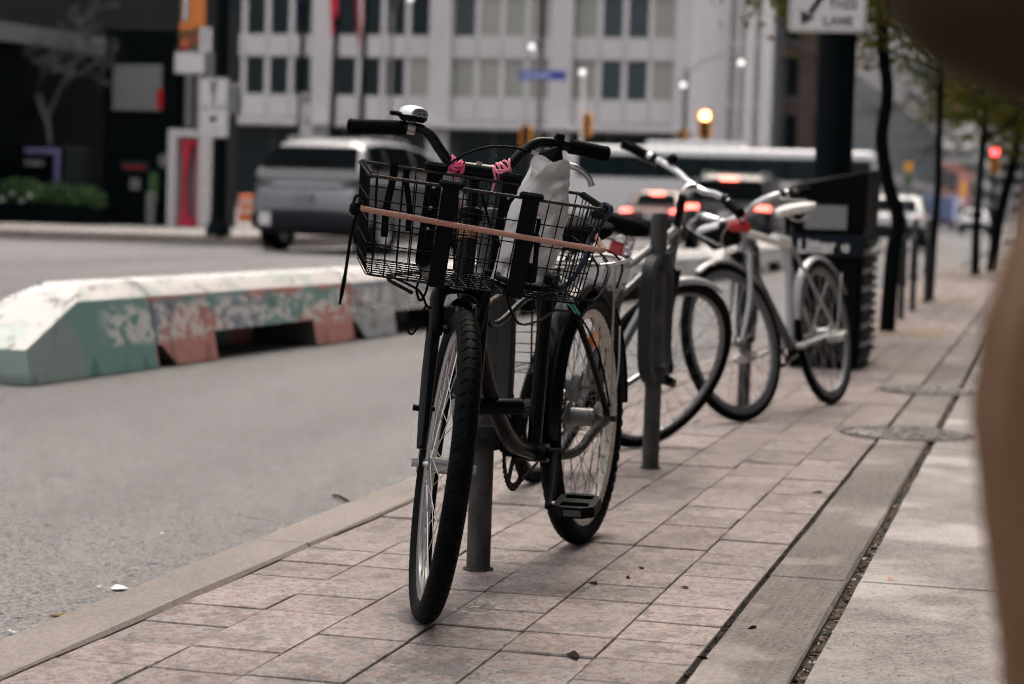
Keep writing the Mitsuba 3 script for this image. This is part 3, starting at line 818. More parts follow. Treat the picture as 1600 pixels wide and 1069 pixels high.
# head tube, stem, handlebar
B.part('head_tube', tube([B.az(0.705), B.az(0.845)], 0.021, 20), 'm_black', 50)
B.part('headset_cup', lathe([(0.0, 0), (0.021, 0), (0.030, 0.006), (0.031, 0.017), (0.024, 0.024), (0, 0.024)], 24, mat(B.az(0.692), (B.ax[2], 0, -B.ax[0]), (0, 1, 0), B.ax)), 'm_black', 50)
B.part('headset_cup', lathe([(0.0, 0), (0.021, 0), (0.0285, 0.004), (0.029, 0.020), (0.021, 0.026), (0, 0.026)], 24, mat(B.az(0.832), (B.ax[2], 0, -B.ax[0]), (0, 1, 0), B.ax)), 'm_plastic', 50)
B.part('copper_wire', helix([B.az(0.788), B.az(0.808)], 0.0225, 6, 0.0017), 'm_copper', 60)
B.part('stem', tube(curve([B.az(0.84), B.az(0.90), B.az(0.925, 0.012), B.az(0.935, 0.04)], 5), [0.0135] * 6 + [0.014] * 10, 14), 'm_black', 50, M=ST)
B.part('stem_clamp', tube([(0.963, -0.029, 0.934), (0.963, 0.029, 0.936)], 0.0195, 16), 'm_gloss', 50, M=ST)
B.part('clamp_bolt', tube([(0.972, 0.0, 0.95), (0.972, 0.0, 0.958)], 0.006, 6), 'm_alu', False, M=ST)
HB = curve([(0.888, -0.276, 0.993), (0.918, -0.190, 1.004), (0.935, -0.142, 1.009), (0.945, -0.112, 1.000), (0.954, -0.086, 0.972), (0.962, -0.062, 0.947), (0.964, -0.036, 0.934), (0.963, 0.0, 0.933), (0.963, 0.037, 0.938), (0.961, 0.064, 0.955),
            (0.953, 0.089, 0.988), (0.943, 0.118, 1.015), (0.932, 0.148, 1.021), (0.918, 0.190, 1.020), (0.887, 0.278, 1.017)], 6)
B.part('handlebar', tube(HB, 0.0113, 14), 'm_black', 60, M=ST)
def grip(p, q, n=14):
    p, q = np.array(p), np.array(q)
    ts = np.linspace(0, 1, n * 2)
    r = [0.0155 + 0.0006 * (k % 2) for k in range(n * 2)]
    r[0], r[-1] = 0.013, 0.0155
    r[-2] = 0.017
    return tube([p + (q - p) * t for t in ts], r, 16)
B.part('grip', grip((0.926, -0.160, 1.0065), (0.886, -0.281, 0.9925)), 'm_matte', 40, M=ST)
B.part('grip', grip((0.917, 0.193, 1.020), (0.885, 0.284, 1.0165)), 'm_matte', 40, M=ST)
# bell on the rider's right
bc = V(0.936, -0.151, 1.0335)
g = B.group('bell')
B.part('dome', lathe([(0.0315, 0), (0.0318, 0.006), (0.029, 0.014), (0.022, 0.0195), (0.012, 0.0222), (0, 0.0228)], 28, trans(*bc)), 'm_chrome', 60, under=g, M=ST)
B.part('base', lathe([(0, -0.012), (0.024, -0.012), (0.0305, -0.006), (0.031, 0.001), (0.0, 0.001)], 28, trans(*bc)), 'm_plastic', 50, under=g, M=ST)
B.part('bracket', cat(box(bc + V(0, 0, -0.02), (0.014, 0.013, 0.022)), tube([bc + V(0, -0.008, -0.026), bc + V(0, 0.008, -0.026)], 0.0145, 14)), 'm_alu', 40, under=g, M=ST)
B.part('lever', rbox(bc + V(0.012, -0.04, 0.0), (0.012, 0.022, 0.010), 0.003), 'm_plastic', under=g, M=ST)
# brake lever on the rider's left
bp = V(0.925, 0.168, 1.0205)
g = B.group('brake_lever')
B.part('clamp', cat(tube([bp + V(0, -0.010, 0), bp + V(0, 0.010, 0)], 0.017, 16), rbox(bp + V(0.014, 0.0, 0.010), (0.016, 0.02, 0.026), 0.003)), 'm_plastic', under=g, M=ST)
B.part('bracket', ballhull([bp + V(0.02, -0.002, -0.012), bp + V(0.034, -0.012, -0.036), bp + V(0.036, -0.042, -0.030), bp + V(0.036, 0.010, -0.052)], [0.009, 0.010, 0.006, 0.007]), 'm_plastic', 50, under=g, M=ST)
B.part('barrel', tube([bp + V(0.036, -0.040, -0.030), bp + V(0.036, -0.060, -0.026)], 0.0052, 10), 'm_alu', 50, under=g, M=ST)
B.part('blade', tube(curve([bp + V(0.036, 0.002, -0.042), bp + V(0.042, 0.020, -0.042), bp + V(0.046, 0.045, -0.046), bp + V(0.042, 0.070, -0.062), bp + V(0.038, 0.080, -0.078)], 5), np.interp(np.linspace(0, 1, 21), [0, 0.3, 0.9, 1], [0.0055, 0.0065, 0.0055, 0.007]), 10, squash=(0.8, 1.1)), 'm_alu', 50, under=g, M=ST)
B.part('brake_cable', tube(curve([bp + V(0.036, -0.058, -0.026), (0.985, 0.066, 0.998), (1.0, 0.015, 0.992), (1.0, -0.03, 0.972), (0.992, -0.06, 0.948), (0.985, -0.085, 0.914)], 8), 0.0026, 8), 'm_plastic', 60, M=ST)
# frame
J = dict(bb=(0.44, 0, 0.28))
B.part('down_tube', tube(curve([(0.985, 0, 0.715), (0.925, 0, 0.63), (0.845, 0, 0.515), (0.745, 0, 0.405), (0.61, 0, 0.32), J['bb']], 6), 0.0195, 16), 'm_black', 60)
for s in (-1, 1):
    B.part('top_tube', tube(curve([(0.945, s * 0.022, 0.66), (0.86, s * 0.030, 0.605), (0.64, s * 0.034, 0.655), (0.37, s * 0.020, 0.665)], 6), 0.0085, 10), 'm_rust' if s < 0 else 'm_black', 60)
B.part('seat_tube', tube([J['bb'], (0.352, 0, 0.70)], 0.0175, 16), 'm_black', 50)
B.part('bottom_bracket', tube([(0.44, -0.036, 0.28), (0.44, 0.036, 0.28)], 0.0225, 18), 'm_black', 50)
for s in (-1, 1):
    B.part('chain_stay', tube(curve([(0.44, s * 0.035, 0.282), (0.36, s * 0.055, 0.268), (0.25, s * 0.062, 0.272), (0.15, s * 0.066, 0.303), (0.01, s * 0.066, 0.326)], 6), 0.0115, 12), 'm_rust', 60)
    B.part('seat_stay', tube(curve([(0.36, s * 0.024, 0.69), (0.22, s * 0.052, 0.56), (0.0, s * 0.066, 0.335)], 6), 0.0085, 10), 'm_black', 60)
    B.part('rear_dropout', rbox((0.004, s * 0.064, 0.328), (0.05, 0.006, 0.036), 0.002), 'm_black')
    B.part('axle_nut', tube([(0, s * 0.066, B.R), (0, s * 0.088, B.R)], 0.0085, 6), 'm_rust', False)
B.part('seat_post', tube([(0.352, 0, 0.70), (0.328, 0, 0.785)], 0.0125, 12), 'm_chrome', 50)
saddle(B, (0.285, 0, 0.80), 'm_matte', L=0.27, W=0.20, H=0.06)
fender(B, 'rear_fender', (0, 0, B.R), 0.356, 178, -4, 0.064, 'm_gloss', drop=0.016)
fender(B, 'front_fender', (B.WB, 0, B.R), 0.352, 108, 96, 0.05, 'm_gloss', ST)
for s in (-1, 1):
    B.part('fender_stay', tube(curve([(0.02, s * 0.078, 0.335), (-0.02, s * 0.085, 0.44), (-0.085, s * 0.070, 0.56)], 6), 0.0024, 6), 'm_rack', 60)
# rear rack
rk = [(0.27, 0.03, 0.715), (0.22, 0.062, 0.722), (-0.10, 0.066, 0.728), (-0.17, 0.045, 0.735), (-0.18, 0, 0.742)]
B.part('rear_rack', cat(tube(curve(rk + [(x, -y, z) for x, y, z in rk[-2::-1]], 5), 0.0045, 8), *[tube([(x, -0.062, 0.722), (x, 0.062, 0.722)], 0.0035, 6) for x in (0.18, 0.08, -0.03)],
     *[tube([(0.01, s * 0.074, 0.34), (-0.03, s * 0.066, 0.725)], 0.0035, 6) for s in (-1, 1)]), 'm_rack', 60)
rkh = curve([(0.13, 0.064, 0.722), (0.10, 0.105, 0.728), (0.02, 0.115, 0.735), (-0.04, 0.105, 0.735), (-0.05, 0.064, 0.726)], 5)
B.part('rack_loop', tube(rkh, 0.0042, 8), 'm_chrome', 60)
# wire pannier on the rider's right
pw = []
def wirebox(lo, hi, nx, ny, nz, r):
    (x0, y0, z0), (x1, y1, z1) = lo, hi
    w = []
    for x in np.linspace(x0, x1, nx):
        w.append([(x, y0, z1), (x, y0, z0), (x, y1, z0), (x, y1, z1)])
    for z in np.linspace(z0, z1, nz):
        w.append([(x0, y0, z), (x1, y0, z), (x1, y1, z), (x0, y1, z), (x0, y0, z)])
    for y in np.linspace(y0, y1, ny)[1:-1]:
        w.append([(x0, y, z1), (x0, y, z0), (x1, y, z0), (x1, y, z1)])
    return [tube(np.array(p), r, 5) for p in w]
g = B.group('pannier_basket')
for m in wirebox((-0.14, -0.235, 0.45), (0.20, -0.085, 0.705), 8, 4, 6, 0.0016):
    B.part('wire', m, 'm_wire', 60, under=g)
B.part('wheel_reflector', rbox((0.015, 0.026, B.R + 0.20), (0.062, 0.014, 0.042), 0.005), 'm_orange', under=B.group('rear_wheel'))
chainring(B, (0.44, -0.047, 0.28), 0.092, 'm_plastic')
crank(B, J['bb'], 1, -37, 'm_plastic', 'm_plastic', y0=0.060, pw=0.098, refl='m_greypaint')
crank(B, J['bb'], -1, 143, 'm_plastic', 'm_plastic', y0=0.062, pw=0.098)
chain(B, J['bb'], 0.092, (0, 0, B.R), 0.035, -0.047, 'm_rust')
B.part('rear_sprocket', disc((0, -0.047, B.R), (0, 1, 0), 0.036, 0.003, 28), 'm_rust')

# the front basket: local x forward from the rear rim, y left, z up from the rim
TI, YW = 0.087, 0.036
BM = ST @ trans(0.985, -0.011, 0.922) @ rot((0, 0, 1), math.degrees(YW)) @ rot((0, 1, 0), math.degrees(TI))
BW, BB, BD, BH = 0.482, 0.439, 0.288, 0.199
g = B.group('basket')
def bpt(u, v, h):
    """u: 0 rear .. 1 front, v: -1 .. 1 across, h: 0 rim .. 1 floor."""
    w = (BW * (1 - h) + BB * h) / 2
    x0, x1 = 0.015 * h, BD - 0.015 * h
    return V(x0 + (x1 - x0) * u, v * w, -BH * h)
def rnd_path(pts, r=0.012):
    """A polyline with its corners rounded."""
    p = [np.asarray(q, float) for q in pts]
    out = [p[0]]
    for a, b_, c in zip(p, p[1:], p[2:]):
        u, w = unit(a - b_), unit(c - b_)
        s = b_ + u * r
        e = b_ + w * r
        out += [s + (b_ - s) * t * (2 - t) * 0.5 + (e - s) * t * t * 0.5 * 1.0 if False else (1 - t) ** 2 * s + 2 * t * (1 - t) * b_ + t * t * e for t in (0, 0.33, 0.66, 1)]
    return np.array(out + [p[-1]])
def wire(pts, r=0.0014, n=6, ma='m_wire', nm='wire'):
    B.part(nm, tube(np.array(pts), r, n), ma, 60, under=g, M=BM)
loop = lambda h: rnd_path([bpt(0, 0, h), bpt(0, 1, h), bpt(1, 1, h), bpt(1, -1, h), bpt(0, -1, h), bpt(0, 0, h)], 0.02)
wire(loop(0), 0.0034, 8, 'm_rust', 'rim')
for h in (0.24, 0.46, 0.68, 0.88, 1.0):
    wire(loop(h))
for v in np.linspace(-0.95, 0.95, 18):
    wire(rnd_path([bpt(0, v, -0.02), bpt(0, v, 1.0), bpt(1, v, 1.0), bpt(1, v, -0.02)]))
for u in np.linspace(0.06, 0.94, 8):
    wire(rnd_path([bpt(u, -1, -0.02), bpt(u, -1, 1.0), bpt(u, 1, 1.0), bpt(u, 1, -0.02)]))
for v, k in ((-0.985, -1), (0.985, 1)):
    B.part('rim_coil', helix([bpt(0.03, v, 0), bpt(0.97, v, 0)], 0.0052, 15, 0.0022), 'm_plastic', 60, under=g, M=BM)
for v in (-0.33, 0.345):
    w = 0.017
    c = bpt(0.5, v, 0)[1]
    pts = [V(-0.004, c, 0.02), V(-0.004, c, 0.004), V(0.012, c * 0.985, -BH + 0.006), V(0.03, c * 0.97, -BH + 0.004), V(BD - 0.03, c * 0.97, -BH - 0.004), V(BD - 0.008, c * 0.985, -BH - 0.006), V(BD + 0.0045, c, 0.008)]
    pts = rnd_path(pts, 0.01)
    L = [p + V(0, -w, 0) for p in pts]
    Rr = [p + V(0, w, 0) for p in pts]
    q = []
    t = np.gradient(pts, axis=0)
    nrm = np.cross(t, [0, 1, 0]); nrm /= np.linalg.norm(nrm, axis=1, keepdims=True)
    vv, ff = [], []
    for i, p in enumerate(pts):
        vv += [p + V(0, -w, 0) - nrm[i] * 0.0012, p + V(0, w, 0) - nrm[i] * 0.0012, p + V(0, w, 0) + nrm[i] * 0.0012, p + V(0, -w, 0) + nrm[i] * 0.0012]
    for i in range(len(pts) - 1):
        for j in range(4):
            a, b_ = i * 4 + j, i * 4 + (j + 1) % 4
            ff += [[a, b_, b_ + 4], [a, b_ + 4, a + 4]]
    st = trimesh.Trimesh(vv, ff, process=False)
    B.part('strap', st, 'm_plastic', 30, under=g, M=BM)
    B.part('strap_hook', rbox((-0.006, c, 0.010), (0.020, 0.05, 0.022), 0.006), 'm_plastic', under=g, M=BM)
    B.part('strap_hook', rbox((BD + 0.001, c, 0.006), (0.014, 0.05, 0.014), 0.005), 'm_plastic', under=g, M=BM)
    for z in (-0.03, -0.075, -0.12):
        B.part('strap_rivet', tube([(0.004 - z * 0.06, c, z), (-0.004 - z * 0.06 + 0.009, c, z)], 0.0042, 10), 'm_rack', 50, under=g, M=BM)
B.part('basket_strut', tube(curve([bpt(0.4, -0.42, 1), (0.12, -0.16, -BH - 0.02), (0.09, -0.10, -BH - 0.05)], 5), 0.004, 8), 'm_rust', 60, under=g, M=BM)

# ---- things in and on the basket
def torus_coil(c, axis, R, r):
    c, a = np.array(c, float), unit(axis)
    u = unit(np.cross(a, [0.3, 0.4, 1])); w = np.cross(a, u)
    t = np.linspace(0, 2 * math.pi, 20, endpoint=False)
    return tube(c + R * (np.cos(t)[:, None] * u + np.sin(t)[:, None] * w), r, 6, closed=True)
WST = B.M @ ST
WBM = B.M @ BM
def cordwrap(cs, label, seed, tail):
    q = np.random.default_rng(seed)
    ms = []
    c = np.array(cs)
    for k in range(8):
        t = k / 7
        p = c[0] + (c[-1] - c[0]) * t
        ax = unit(c[-1] - c[0]) + q.normal(size=3) * 0.22
        ms.append(torus_coil(p + q.normal(size=3) * 0.001, ax, 0.0142 + 0.0018 * q.random(), 0.0027))
    for k in range(3):
        a = q.uniform(-1, 1, 3)
        ms.append(tube(curve([c[0] + V(0.014, 0, 0.012) * (0.7 + 0.3 * a[0]), c[len(c) // 2] + V(0.019, 0, 0.004 * a[1]), c[-1] + V(0.014, 0, -0.012 * (0.6 + 0.4 * a[2]))], 5), 0.0027, 6))
    ms.append(tube(curve(tail, 5), 0.0022, 6))
    return solo('pink_cord', xf(cat(ms), WST), 'm_pink' if seed == 1 else 'm_pinkpale', label, 'cord', smooth=60)
cordwrap([(0.963, -0.030, 0.9345), (0.962, -0.045, 0.938), (0.960, -0.060, 0.946)], 'deep pink cord wound round the handlebar on the bell side of the stem', 1, [(0.975, -0.045, 0.925), (0.978, -0.047, 0.91), (0.976, -0.05, 0.897)])
cordwrap([(0.963, 0.031, 0.9365), (0.962, 0.048, 0.944), (0.960, 0.066, 0.957)], 'paler pink cord wound round the handlebar on the brake lever side of the stem', 2, [(0.975, 0.04, 0.93), (0.979, 0.036, 0.91), (0.977, 0.035, 0.895)])
t = Thing('bungee_cord', 'salmon bungee cord stretched across the front of the wire basket', 'bungee cord', M=WBM)
z0, z1 = -0.066, -0.080
t.part('cord', tube(curve([(BD + 0.004, -0.252, z0), (BD + 0.0085, -0.225, z0 - 0.0015), (BD + 0.0075, 0, (z0 + z1) / 2 - 0.002), (BD + 0.0075, 0.205, z1), (BD + 0.006, 0.238, z1 - 0.001), (BD - 0.012, 0.2475, z1), (BD - 0.04, 0.246, z1 + 0.004), (BD - 0.10, 0.243, z1 + 0.02)], 8), 0.0058, 12), 'm_cord', 60)
t.part('hook', cat(rbox((BD + 0.006, -0.262, z0 - 0.003), (0.018, 0.022, 0.026), 0.006), tube(curve([(BD + 0.006, -0.268, z0 + 0.004), (BD + 0.01, -0.262, z0 + 0.024), (BD - 0.004, -0.243, z0 + 0.012)], 5), 0.0026, 6)), 'm_plastic', 40)
# the crumpled white plastic bag
def crumple(W_, D_, H, n, m, seed):
    """A limp plastic bag: a flattened, leaning tube with sharp random creases and a ragged mouth."""
    v = []
    for i in range(n):
        h = i / (n - 1)
        for j in range(m):
            a = 2 * math.pi * j / m
            w = W_ * (0.92 + 0.10 * math.sin(3 * h) - 0.22 * smooth01((h - 0.55) / 0.45))
            d = D_ * (1.0 - 0.55 * h)
            z = H * h * (1 + 0.10 * math.sin(a * 2 + 0.7) * h)
            v.append((d * np.sign(math.cos(a)) * abs(math.cos(a)) ** 0.7, w * np.sign(math.sin(a)) * abs(math.sin(a)) ** 0.7 + 0.030 * h, z))
    v = np.array(v)
    r = np.random.default_rng(seed)
    for k in range(26):                                   # folded creases: planes that push the sheet in and out
        nn = unit(r.normal(size=3) * [0.5, 1, 0.8])
        c = v[r.integers(len(v))]
        s = (v - c) @ nn
        fall = np.exp(-np.sum((v - c) ** 2, 1) / 0.0040)
        v[:, 0] += (0.0085 * r.choice([-1, 1])) * np.maximum(0, 1 - abs(s) / 0.016) * fall
    k = meshkit.fbm(v * 34 + seed, 3, seed) - 0.5
    v = v + k[:, None] * np.array([0.022, 0.012, 0.010])
    i, j = np.meshgrid(np.arange(n - 1), np.arange(m), indexing='ij')
    f = np.stack([i * m + j, i * m + (j + 1) % m, (i + 1) * m + (j + 1) % m, (i + 1) * m + j], -1).reshape(-1, 4)
    f = np.vstack([f[:, [0, 1, 2]], f[:, [0, 2, 3]]])
    top = (n - 1) * m
    v = np.vstack([v, [[0, 0.03, H * 0.93]], [[0, 0, 0]]])
    f = np.vstack([f, [[top + jj, top + (jj + 1) % m, len(v) - 2] for jj in range(m)], [[(jj + 1) % m, jj, len(v) - 1] for jj in range(m)]])
    return trimesh.Trimesh(v, f, process=False)
bag = crumple(0.062, 0.060, 0.245, 40, 72, 4)
solo('plastic_bag', xf(bag, WBM @ trans(0.115, 0.118, -BH + 0.006) @ rot((1, 0, 0), 1.5)), 'm_bag', 'crumpled white plastic bag standing in the wire basket', 'plastic bag', smooth=40)
# padlock hanging inside the front of the basket
t = Thing('padlock', 'black padlock on a looped strap hanging inside the front of the basket', 'padlock', M=WBM)
t.part('body', rbox((BD - 0.035, 0.110, -0.152), (0.02, 0.030, 0.040), 0.004), 'm_plastic')
t.part('shackle', tube(curve([(BD - 0.035, 0.100, -0.135), (BD - 0.03, 0.102, -0.095), (BD - 0.02, 0.108, -0.072), (BD - 0.028, 0.114, -0.090), (BD - 0.035, 0.119, -0.135)], 6), 0.0055, 10), 'm_plastic', 50)
t.part('handle', tube(curve([(BD - 0.02, 0.108, -0.075), (BD - 0.01, 0.108, -0.05), (BD - 0.004, 0.105, -0.035)], 4), 0.0045, 8), 'm_plastic', 50)
# dark straps hung over the rear rim on the left, a lace hanging from the left corner
def ribbon(pts, w, ma, lab, name='strap', th=0.0015):
    solo(name, xf(tube(curve(pts, 7), w / 2, 8, squash=(1.0, 0.22)), WBM), ma, lab, 'strap', smooth=50)
ribbon([(-0.004, -0.165, -0.03), (-0.002, -0.168, 0.002), (0.004, -0.17, 0.006), (0.006, -0.168, -0.03), (0.01, -0.172, -0.09), (0.012, -0.168, -0.15)], 0.016, 'm_matte', 'black strap hung over the rear rim of the basket at the left')
ribbon([(-0.002, -0.14, 0.003), (0.006, -0.138, -0.03), (0.012, -0.125, -0.08), (0.014, -0.12, -0.13)], 0.012, 'm_matte', 'thin black strap beside the first one on the rear rim of the basket')
solo('lace', xf(tube(curve([(BD + 0.004, -0.256, -0.075), (BD + 0.008, -0.262, -0.12), (BD + 0.006, -0.262, -0.20), (BD + 0.006, -0.264, -0.262)], 6), [0.0032] * 13 + [0.0042] * 4 + [0.0028] * 2, 8), WBM), 'm_matte', 'black lace hanging from the left front corner of the basket', 'lace', smooth=60)
solo('lace', xf(cat(tube(curve([(0.10, -0.085, -BH - 0.004), (0.15, -0.10, -BH - 0.03), (0.15, -0.088, -BH - 0.055), (0.145, -0.078, -BH - 0.03), (0.10, -0.075, -BH - 0.002)], 6), 0.0024, 6),
     tube(curve([(0.20, -0.17, -BH - 0.004), (0.17, -0.10, -BH - 0.03), (0.13, -0.072, -BH - 0.065), (0.10, -0.058, -BH - 0.075)], 6), 0.0026, 6),
     tube(curve([(0.13, -0.072, -BH - 0.065), (0.15, -0.085, -BH - 0.09), (0.15, -0.105, -BH - 0.115), (0.15, -0.092, -BH - 0.125), (0.14, -0.07, -BH - 0.075), (0.14, -0.062, -BH - 0.12)], 6), 0.0022, 6)), WBM), 'm_matte', 'knotted black lace hanging under the left half of the basket', 'lace', smooth=60)
# braided blue cord on the right end
q = np.random.default_rng(9)
bl = curve([(BD * 0.95, 0.236, 0.012), (BD * 0.98, 0.248, 0.002), (BD * 0.9, 0.240, -0.03), (BD * 0.8, 0.226, -0.07), (BD * 0.9, 0.216, -0.11), (BD * 0.75, 0.205, -0.16), (BD * 0.6, 0.19, -BH + 0.008)], 8)
tt = np.linspace(0, 60, len(bl))
solo('blue_cord', xf(cat(*[tube(bl + 0.003 * np.stack([np.cos(tt + o), np.sin(tt + o), 0 * tt], 1), 0.0034, 6) for o in (0, 2.1, 4.2)], torus_coil((BD * 0.95, 0.24, 0), (1, 0.2, 0), 0.009, 0.0034), torus_coil((BD * 0.90, 0.24, 0), (1, -0.2, 0), 0.009, 0.0034)), WBM), 'm_navy', 'braided navy blue cord tied to the right end of the basket', 'cord', smooth=60)
solo('cable_tail', xf(cat(tube(curve([(0.14, 0.20, -BH - 0.004), (0.16, 0.225, -BH - 0.016), (0.16, 0.245, -BH - 0.036)], 5), 0.0026, 6), tube(curve([(0.14, 0.195, -BH - 0.006), (0.16, 0.22, -BH - 0.02), (0.165, 0.236, -BH - 0.034)], 5), 0.002, 6)), WBM), 'm_green', 'frayed green cord end sticking out under the right end of the basket', 'cord', smooth=60)
t = Thing('cable_lock', 'black cable lock coiled on the floor of the basket at the right', 'cable lock', M=WBM)
t.part('cable', tube(curve([(0.06, 0.05, -BH + 0.010), (0.05, 0.15, -BH + 0.012), (0.14, 0.20, -BH + 0.014), (0.21, 0.14, -BH + 0.012), (0.16, 0.06, -BH + 0.018), (0.09, 0.12, -BH + 0.028), (0.15, 0.185, -BH + 0.03)], 8), 0.0062, 8), 'm_plastic', 60)
t.part('barrel', tube([(0.15, 0.185, -BH + 0.03), (0.20, 0.16, -BH + 0.03)], 0.0105, 12), 'm_plastic', 50)
# loose cables running back along the frame, straps round the rack
for i, pts in enumerate(([(0.98, 0.03, 0.90), (0.93, 0.05, 0.78), (0.80, 0.055, 0.62), (0.60, 0.045, 0.60), (0.40, 0.035, 0.62)], [(0.95, -0.03, 0.88), (0.90, -0.05, 0.72), (0.78, -0.05, 0.56), (0.62, -0.03, 0.42), (0.47, -0.03, 0.31)],
                         [(0.40, 0.035, 0.62), (0.28, 0.06, 0.60), (0.14, 0.075, 0.50), (0.02, 0.075, 0.36)], [(0.36, 0.03, 0.66), (0.26, 0.09, 0.64), (0.16, 0.10, 0.70), (0.10, 0.07, 0.74)])):
    B.part('cable', tube(curve(pts, 8), 0.0030, 6), 'm_plastic', 60)
B.part('chain_guard', ext(shapely.LineString([(0.50, 0.305), (0.40, 0.375), (0.12, 0.365)]).buffer(0.022), 0.004, mat((0, -0.058, 0), (1, 0, 0), (0, 0, 1), (0, -1, 0))), 'm_gloss', 30)
for i, (x, z) in enumerate(((0.20, 0.0), (0.10, 0.004), (-0.04, 0.0))):
    B.part('rack_strap', tube(curve([(x, -0.075, 0.715 + z), (x + 0.01, -0.04, 0.755 + z), (x, 0.04, 0.758 + z), (x - 0.01, 0.08, 0.72 + z), (x, 0.07, 0.66 + z)], 6), 0.010, 8, squash=(1, 0.3)), 'm_matte', 50)
# u-lock between the down tube and the stand
t = Thing('bicycle_lock', 'thick black bicycle lock joining the bicycle frame to the stand', 'bicycle lock')
a, c = V(-1.262, 4.46, 0.418), V(-1.138, 4.575, 0.418)
t.part('crossbar', tube([a, a + (c - a) * 0.03, a + (c - a) * 0.97, c], [0.0165, 0.0185, 0.0185, 0.0165], 20), 'm_plastic', 50)
t.part('keyway', tube([a - unit(c - a) * 0.0005, a + unit(c - a) * 0.045], 0.0192, 20), 'm_alu', 50)
u = unit(c - a)
w = unit(V(u[1], -u[0], -0.22)) * -1
t.part('shackle', tube(curve([a + u * 0.035, a + u * 0.035 + w * 0.15, a + u * 0.06 + w * 0.21, (a + c) / 2 + w * 0.235, c - u * 0.06 + w * 0.21, c - u * 0.035 + w * 0.15, c - u * 0.035], 6), 0.0085, 12), 'm_plastic', 50)

# ---------------------------------------------------------------- the dark bicycle behind the stand
D = Bike('dark bicycle with chrome swept handlebar, leaning behind the second bicycle stand, front wheel turned', (-1.552, 6.434), 3.244, -0.258, -0.485, 1.24, 1.031, 0.05, 0.33)
SD = D.steer
MD = dict(tyre='m_rubber', rim='m_rimgrey', hub='m_greypaint', spoke='m_greypaint', spoke_light='m_rack')
wheel(D, 'front_wheel', (D.WB, 0, D.R), SD, MD, tr=0.021, spokes=32, sr=0.0010, rimw=0.022, rimd=0.014, seg=120)
wheel(D, 'rear_wheel', (0, 0, D.R), I4, MD, tr=0.021, spokes=32, sr=0.0010, rimw=0.022, rimd=0.014, hubr=0.022, hubw=0.08, seg=120)
cr_ = D.az(0.69)
for s in (-1, 1):
    D.part('fork_leg', tube(curve([cr_ + V(0, s * 0.045, 0), V(D.az(0.5)[0] + 0.004, s * 0.050, 0.5), V(D.WB, s * 0.052, D.R)], 5), np.linspace(0.013, 0.008, 11), 10), 'm_black', 60, M=SD)
D.part('fork_crown', tube([cr_ + V(0, -0.05, 0.0), cr_ + V(0, 0.05, 0.0)], 0.015, 10), 'm_black', 60, M=SD)
D.part('head_tube', tube([D.az(0.70), D.az(0.84)], 0.019, 16), 'm_greypaint', 50)
D.part('steerer', tube([D.az(0.84), D.az(0.955)], 0.0145, 14), 'm_black', 50, M=SD)
D.part('stem', tube(curve([D.az(0.93), D.az(0.975, 0.01), D.az(0.988, 0.06)], 5), 0.0135, 12), 'm_chrome', 60, M=SD)
sc = D.az(0.988, 0.06)
hb = [sc + V(s_x, s_y, s_z) for s_x, s_y, s_z in ((-0.095, 0.30, 0.018), (-0.055, 0.20, 0.024), (-0.01, 0.10, 0.016), (0.0, 0.04, 0.002), (0, 0, 0), (0.0, -0.04, 0.002), (-0.01, -0.10, 0.016), (-0.055, -0.20, 0.024), (-0.095, -0.30, 0.018))]
D.part('handlebar', tube(curve(hb, 6), 0.0118, 12), 'm_chrome', 60, M=SD)
for e in (1, -1):
    D.part('grip', grip(sc + V(-0.060, e * 0.213, 0.024), sc + V(-0.098, e * 0.306, 0.0175)), 'm_matte', 40, M=SD)
    g = D.group('brake_lever')
    D.part('clamp', tube([sc + V(-0.047, e * 0.178, 0.023), sc + V(-0.053, e * 0.194, 0.024)], 0.019, 12), 'm_plastic', 50, under=g, M=SD)
    D.part('blade', tube(curve([sc + V(-0.03, e * 0.175, 0.005), sc + V(-0.01, e * 0.22, -0.01), sc + V(-0.05, e * 0.29, -0.018)], 5), 0.006, 8), 'm_plastic', 50, under=g, M=SD)
D.part('bell', ball(sc + V(-0.03, 0.125, 0.05), 0.02), 'm_plastic', 60, M=SD)
bbD = V(0.44, 0, 0.29)
for p, q_, r, ma, nm in ((D.az(0.83), (0.33, 0, 0.70), 0.014, 'm_silverpaint', 'top_tube'), (D.az(0.73), bbD, 0.0165, 'm_rimgrey', 'down_tube'), (bbD, (0.285, 0, 0.77), 0.015, 'm_greypaint', 'seat_tube'), (D.az(0.77), (0.36, 0, 0.60), 0.0125, 'm_rimgrey', 'middle_tube')):
    D.part(nm, tube([p, q_], r, 14), ma, 50)
for s in (-1, 1):
    D.part('chain_stay', tube([bbD + V(0, s * 0.03, 0), (0, s * 0.06, 0.33)], 0.009, 8), 'm_greypaint', 50)
    D.part('seat_stay', tube([(0.30, s * 0.02, 0.70), (0, s * 0.06, 0.33)], 0.007, 8), 'm_greypaint', 50)
D.part('seat_post', tube([(0.287, 0, 0.765), (0.225, 0, 0.82)], 0.0125, 12), 'm_chrome', 50)
saddle(D, (0.20, 0, 0.838), 'm_matte', L=0.24, W=0.16, H=0.055)
D.part('rear_reflector', rbox((0.168, 0, 0.760), (0.022, 0.046, 0.056), 0.006), 'm_redplastic')
D.part('reflector_bracket', box((0.215, 0, 0.775), (0.08, 0.012, 0.012)), 'm_plastic', False)
fender(D, 'front_fender', (D.WB, 0, D.R), 0.348, 118, 70, 0.052, 'm_silverpaint', SD, drop=0.014)
rk2 = [(0.22, 0.03, 0.64), (0.18, 0.055, 0.65), (-0.12, 0.06, 0.655), (-0.18, 0.04, 0.66), (-0.185, 0, 0.66)]
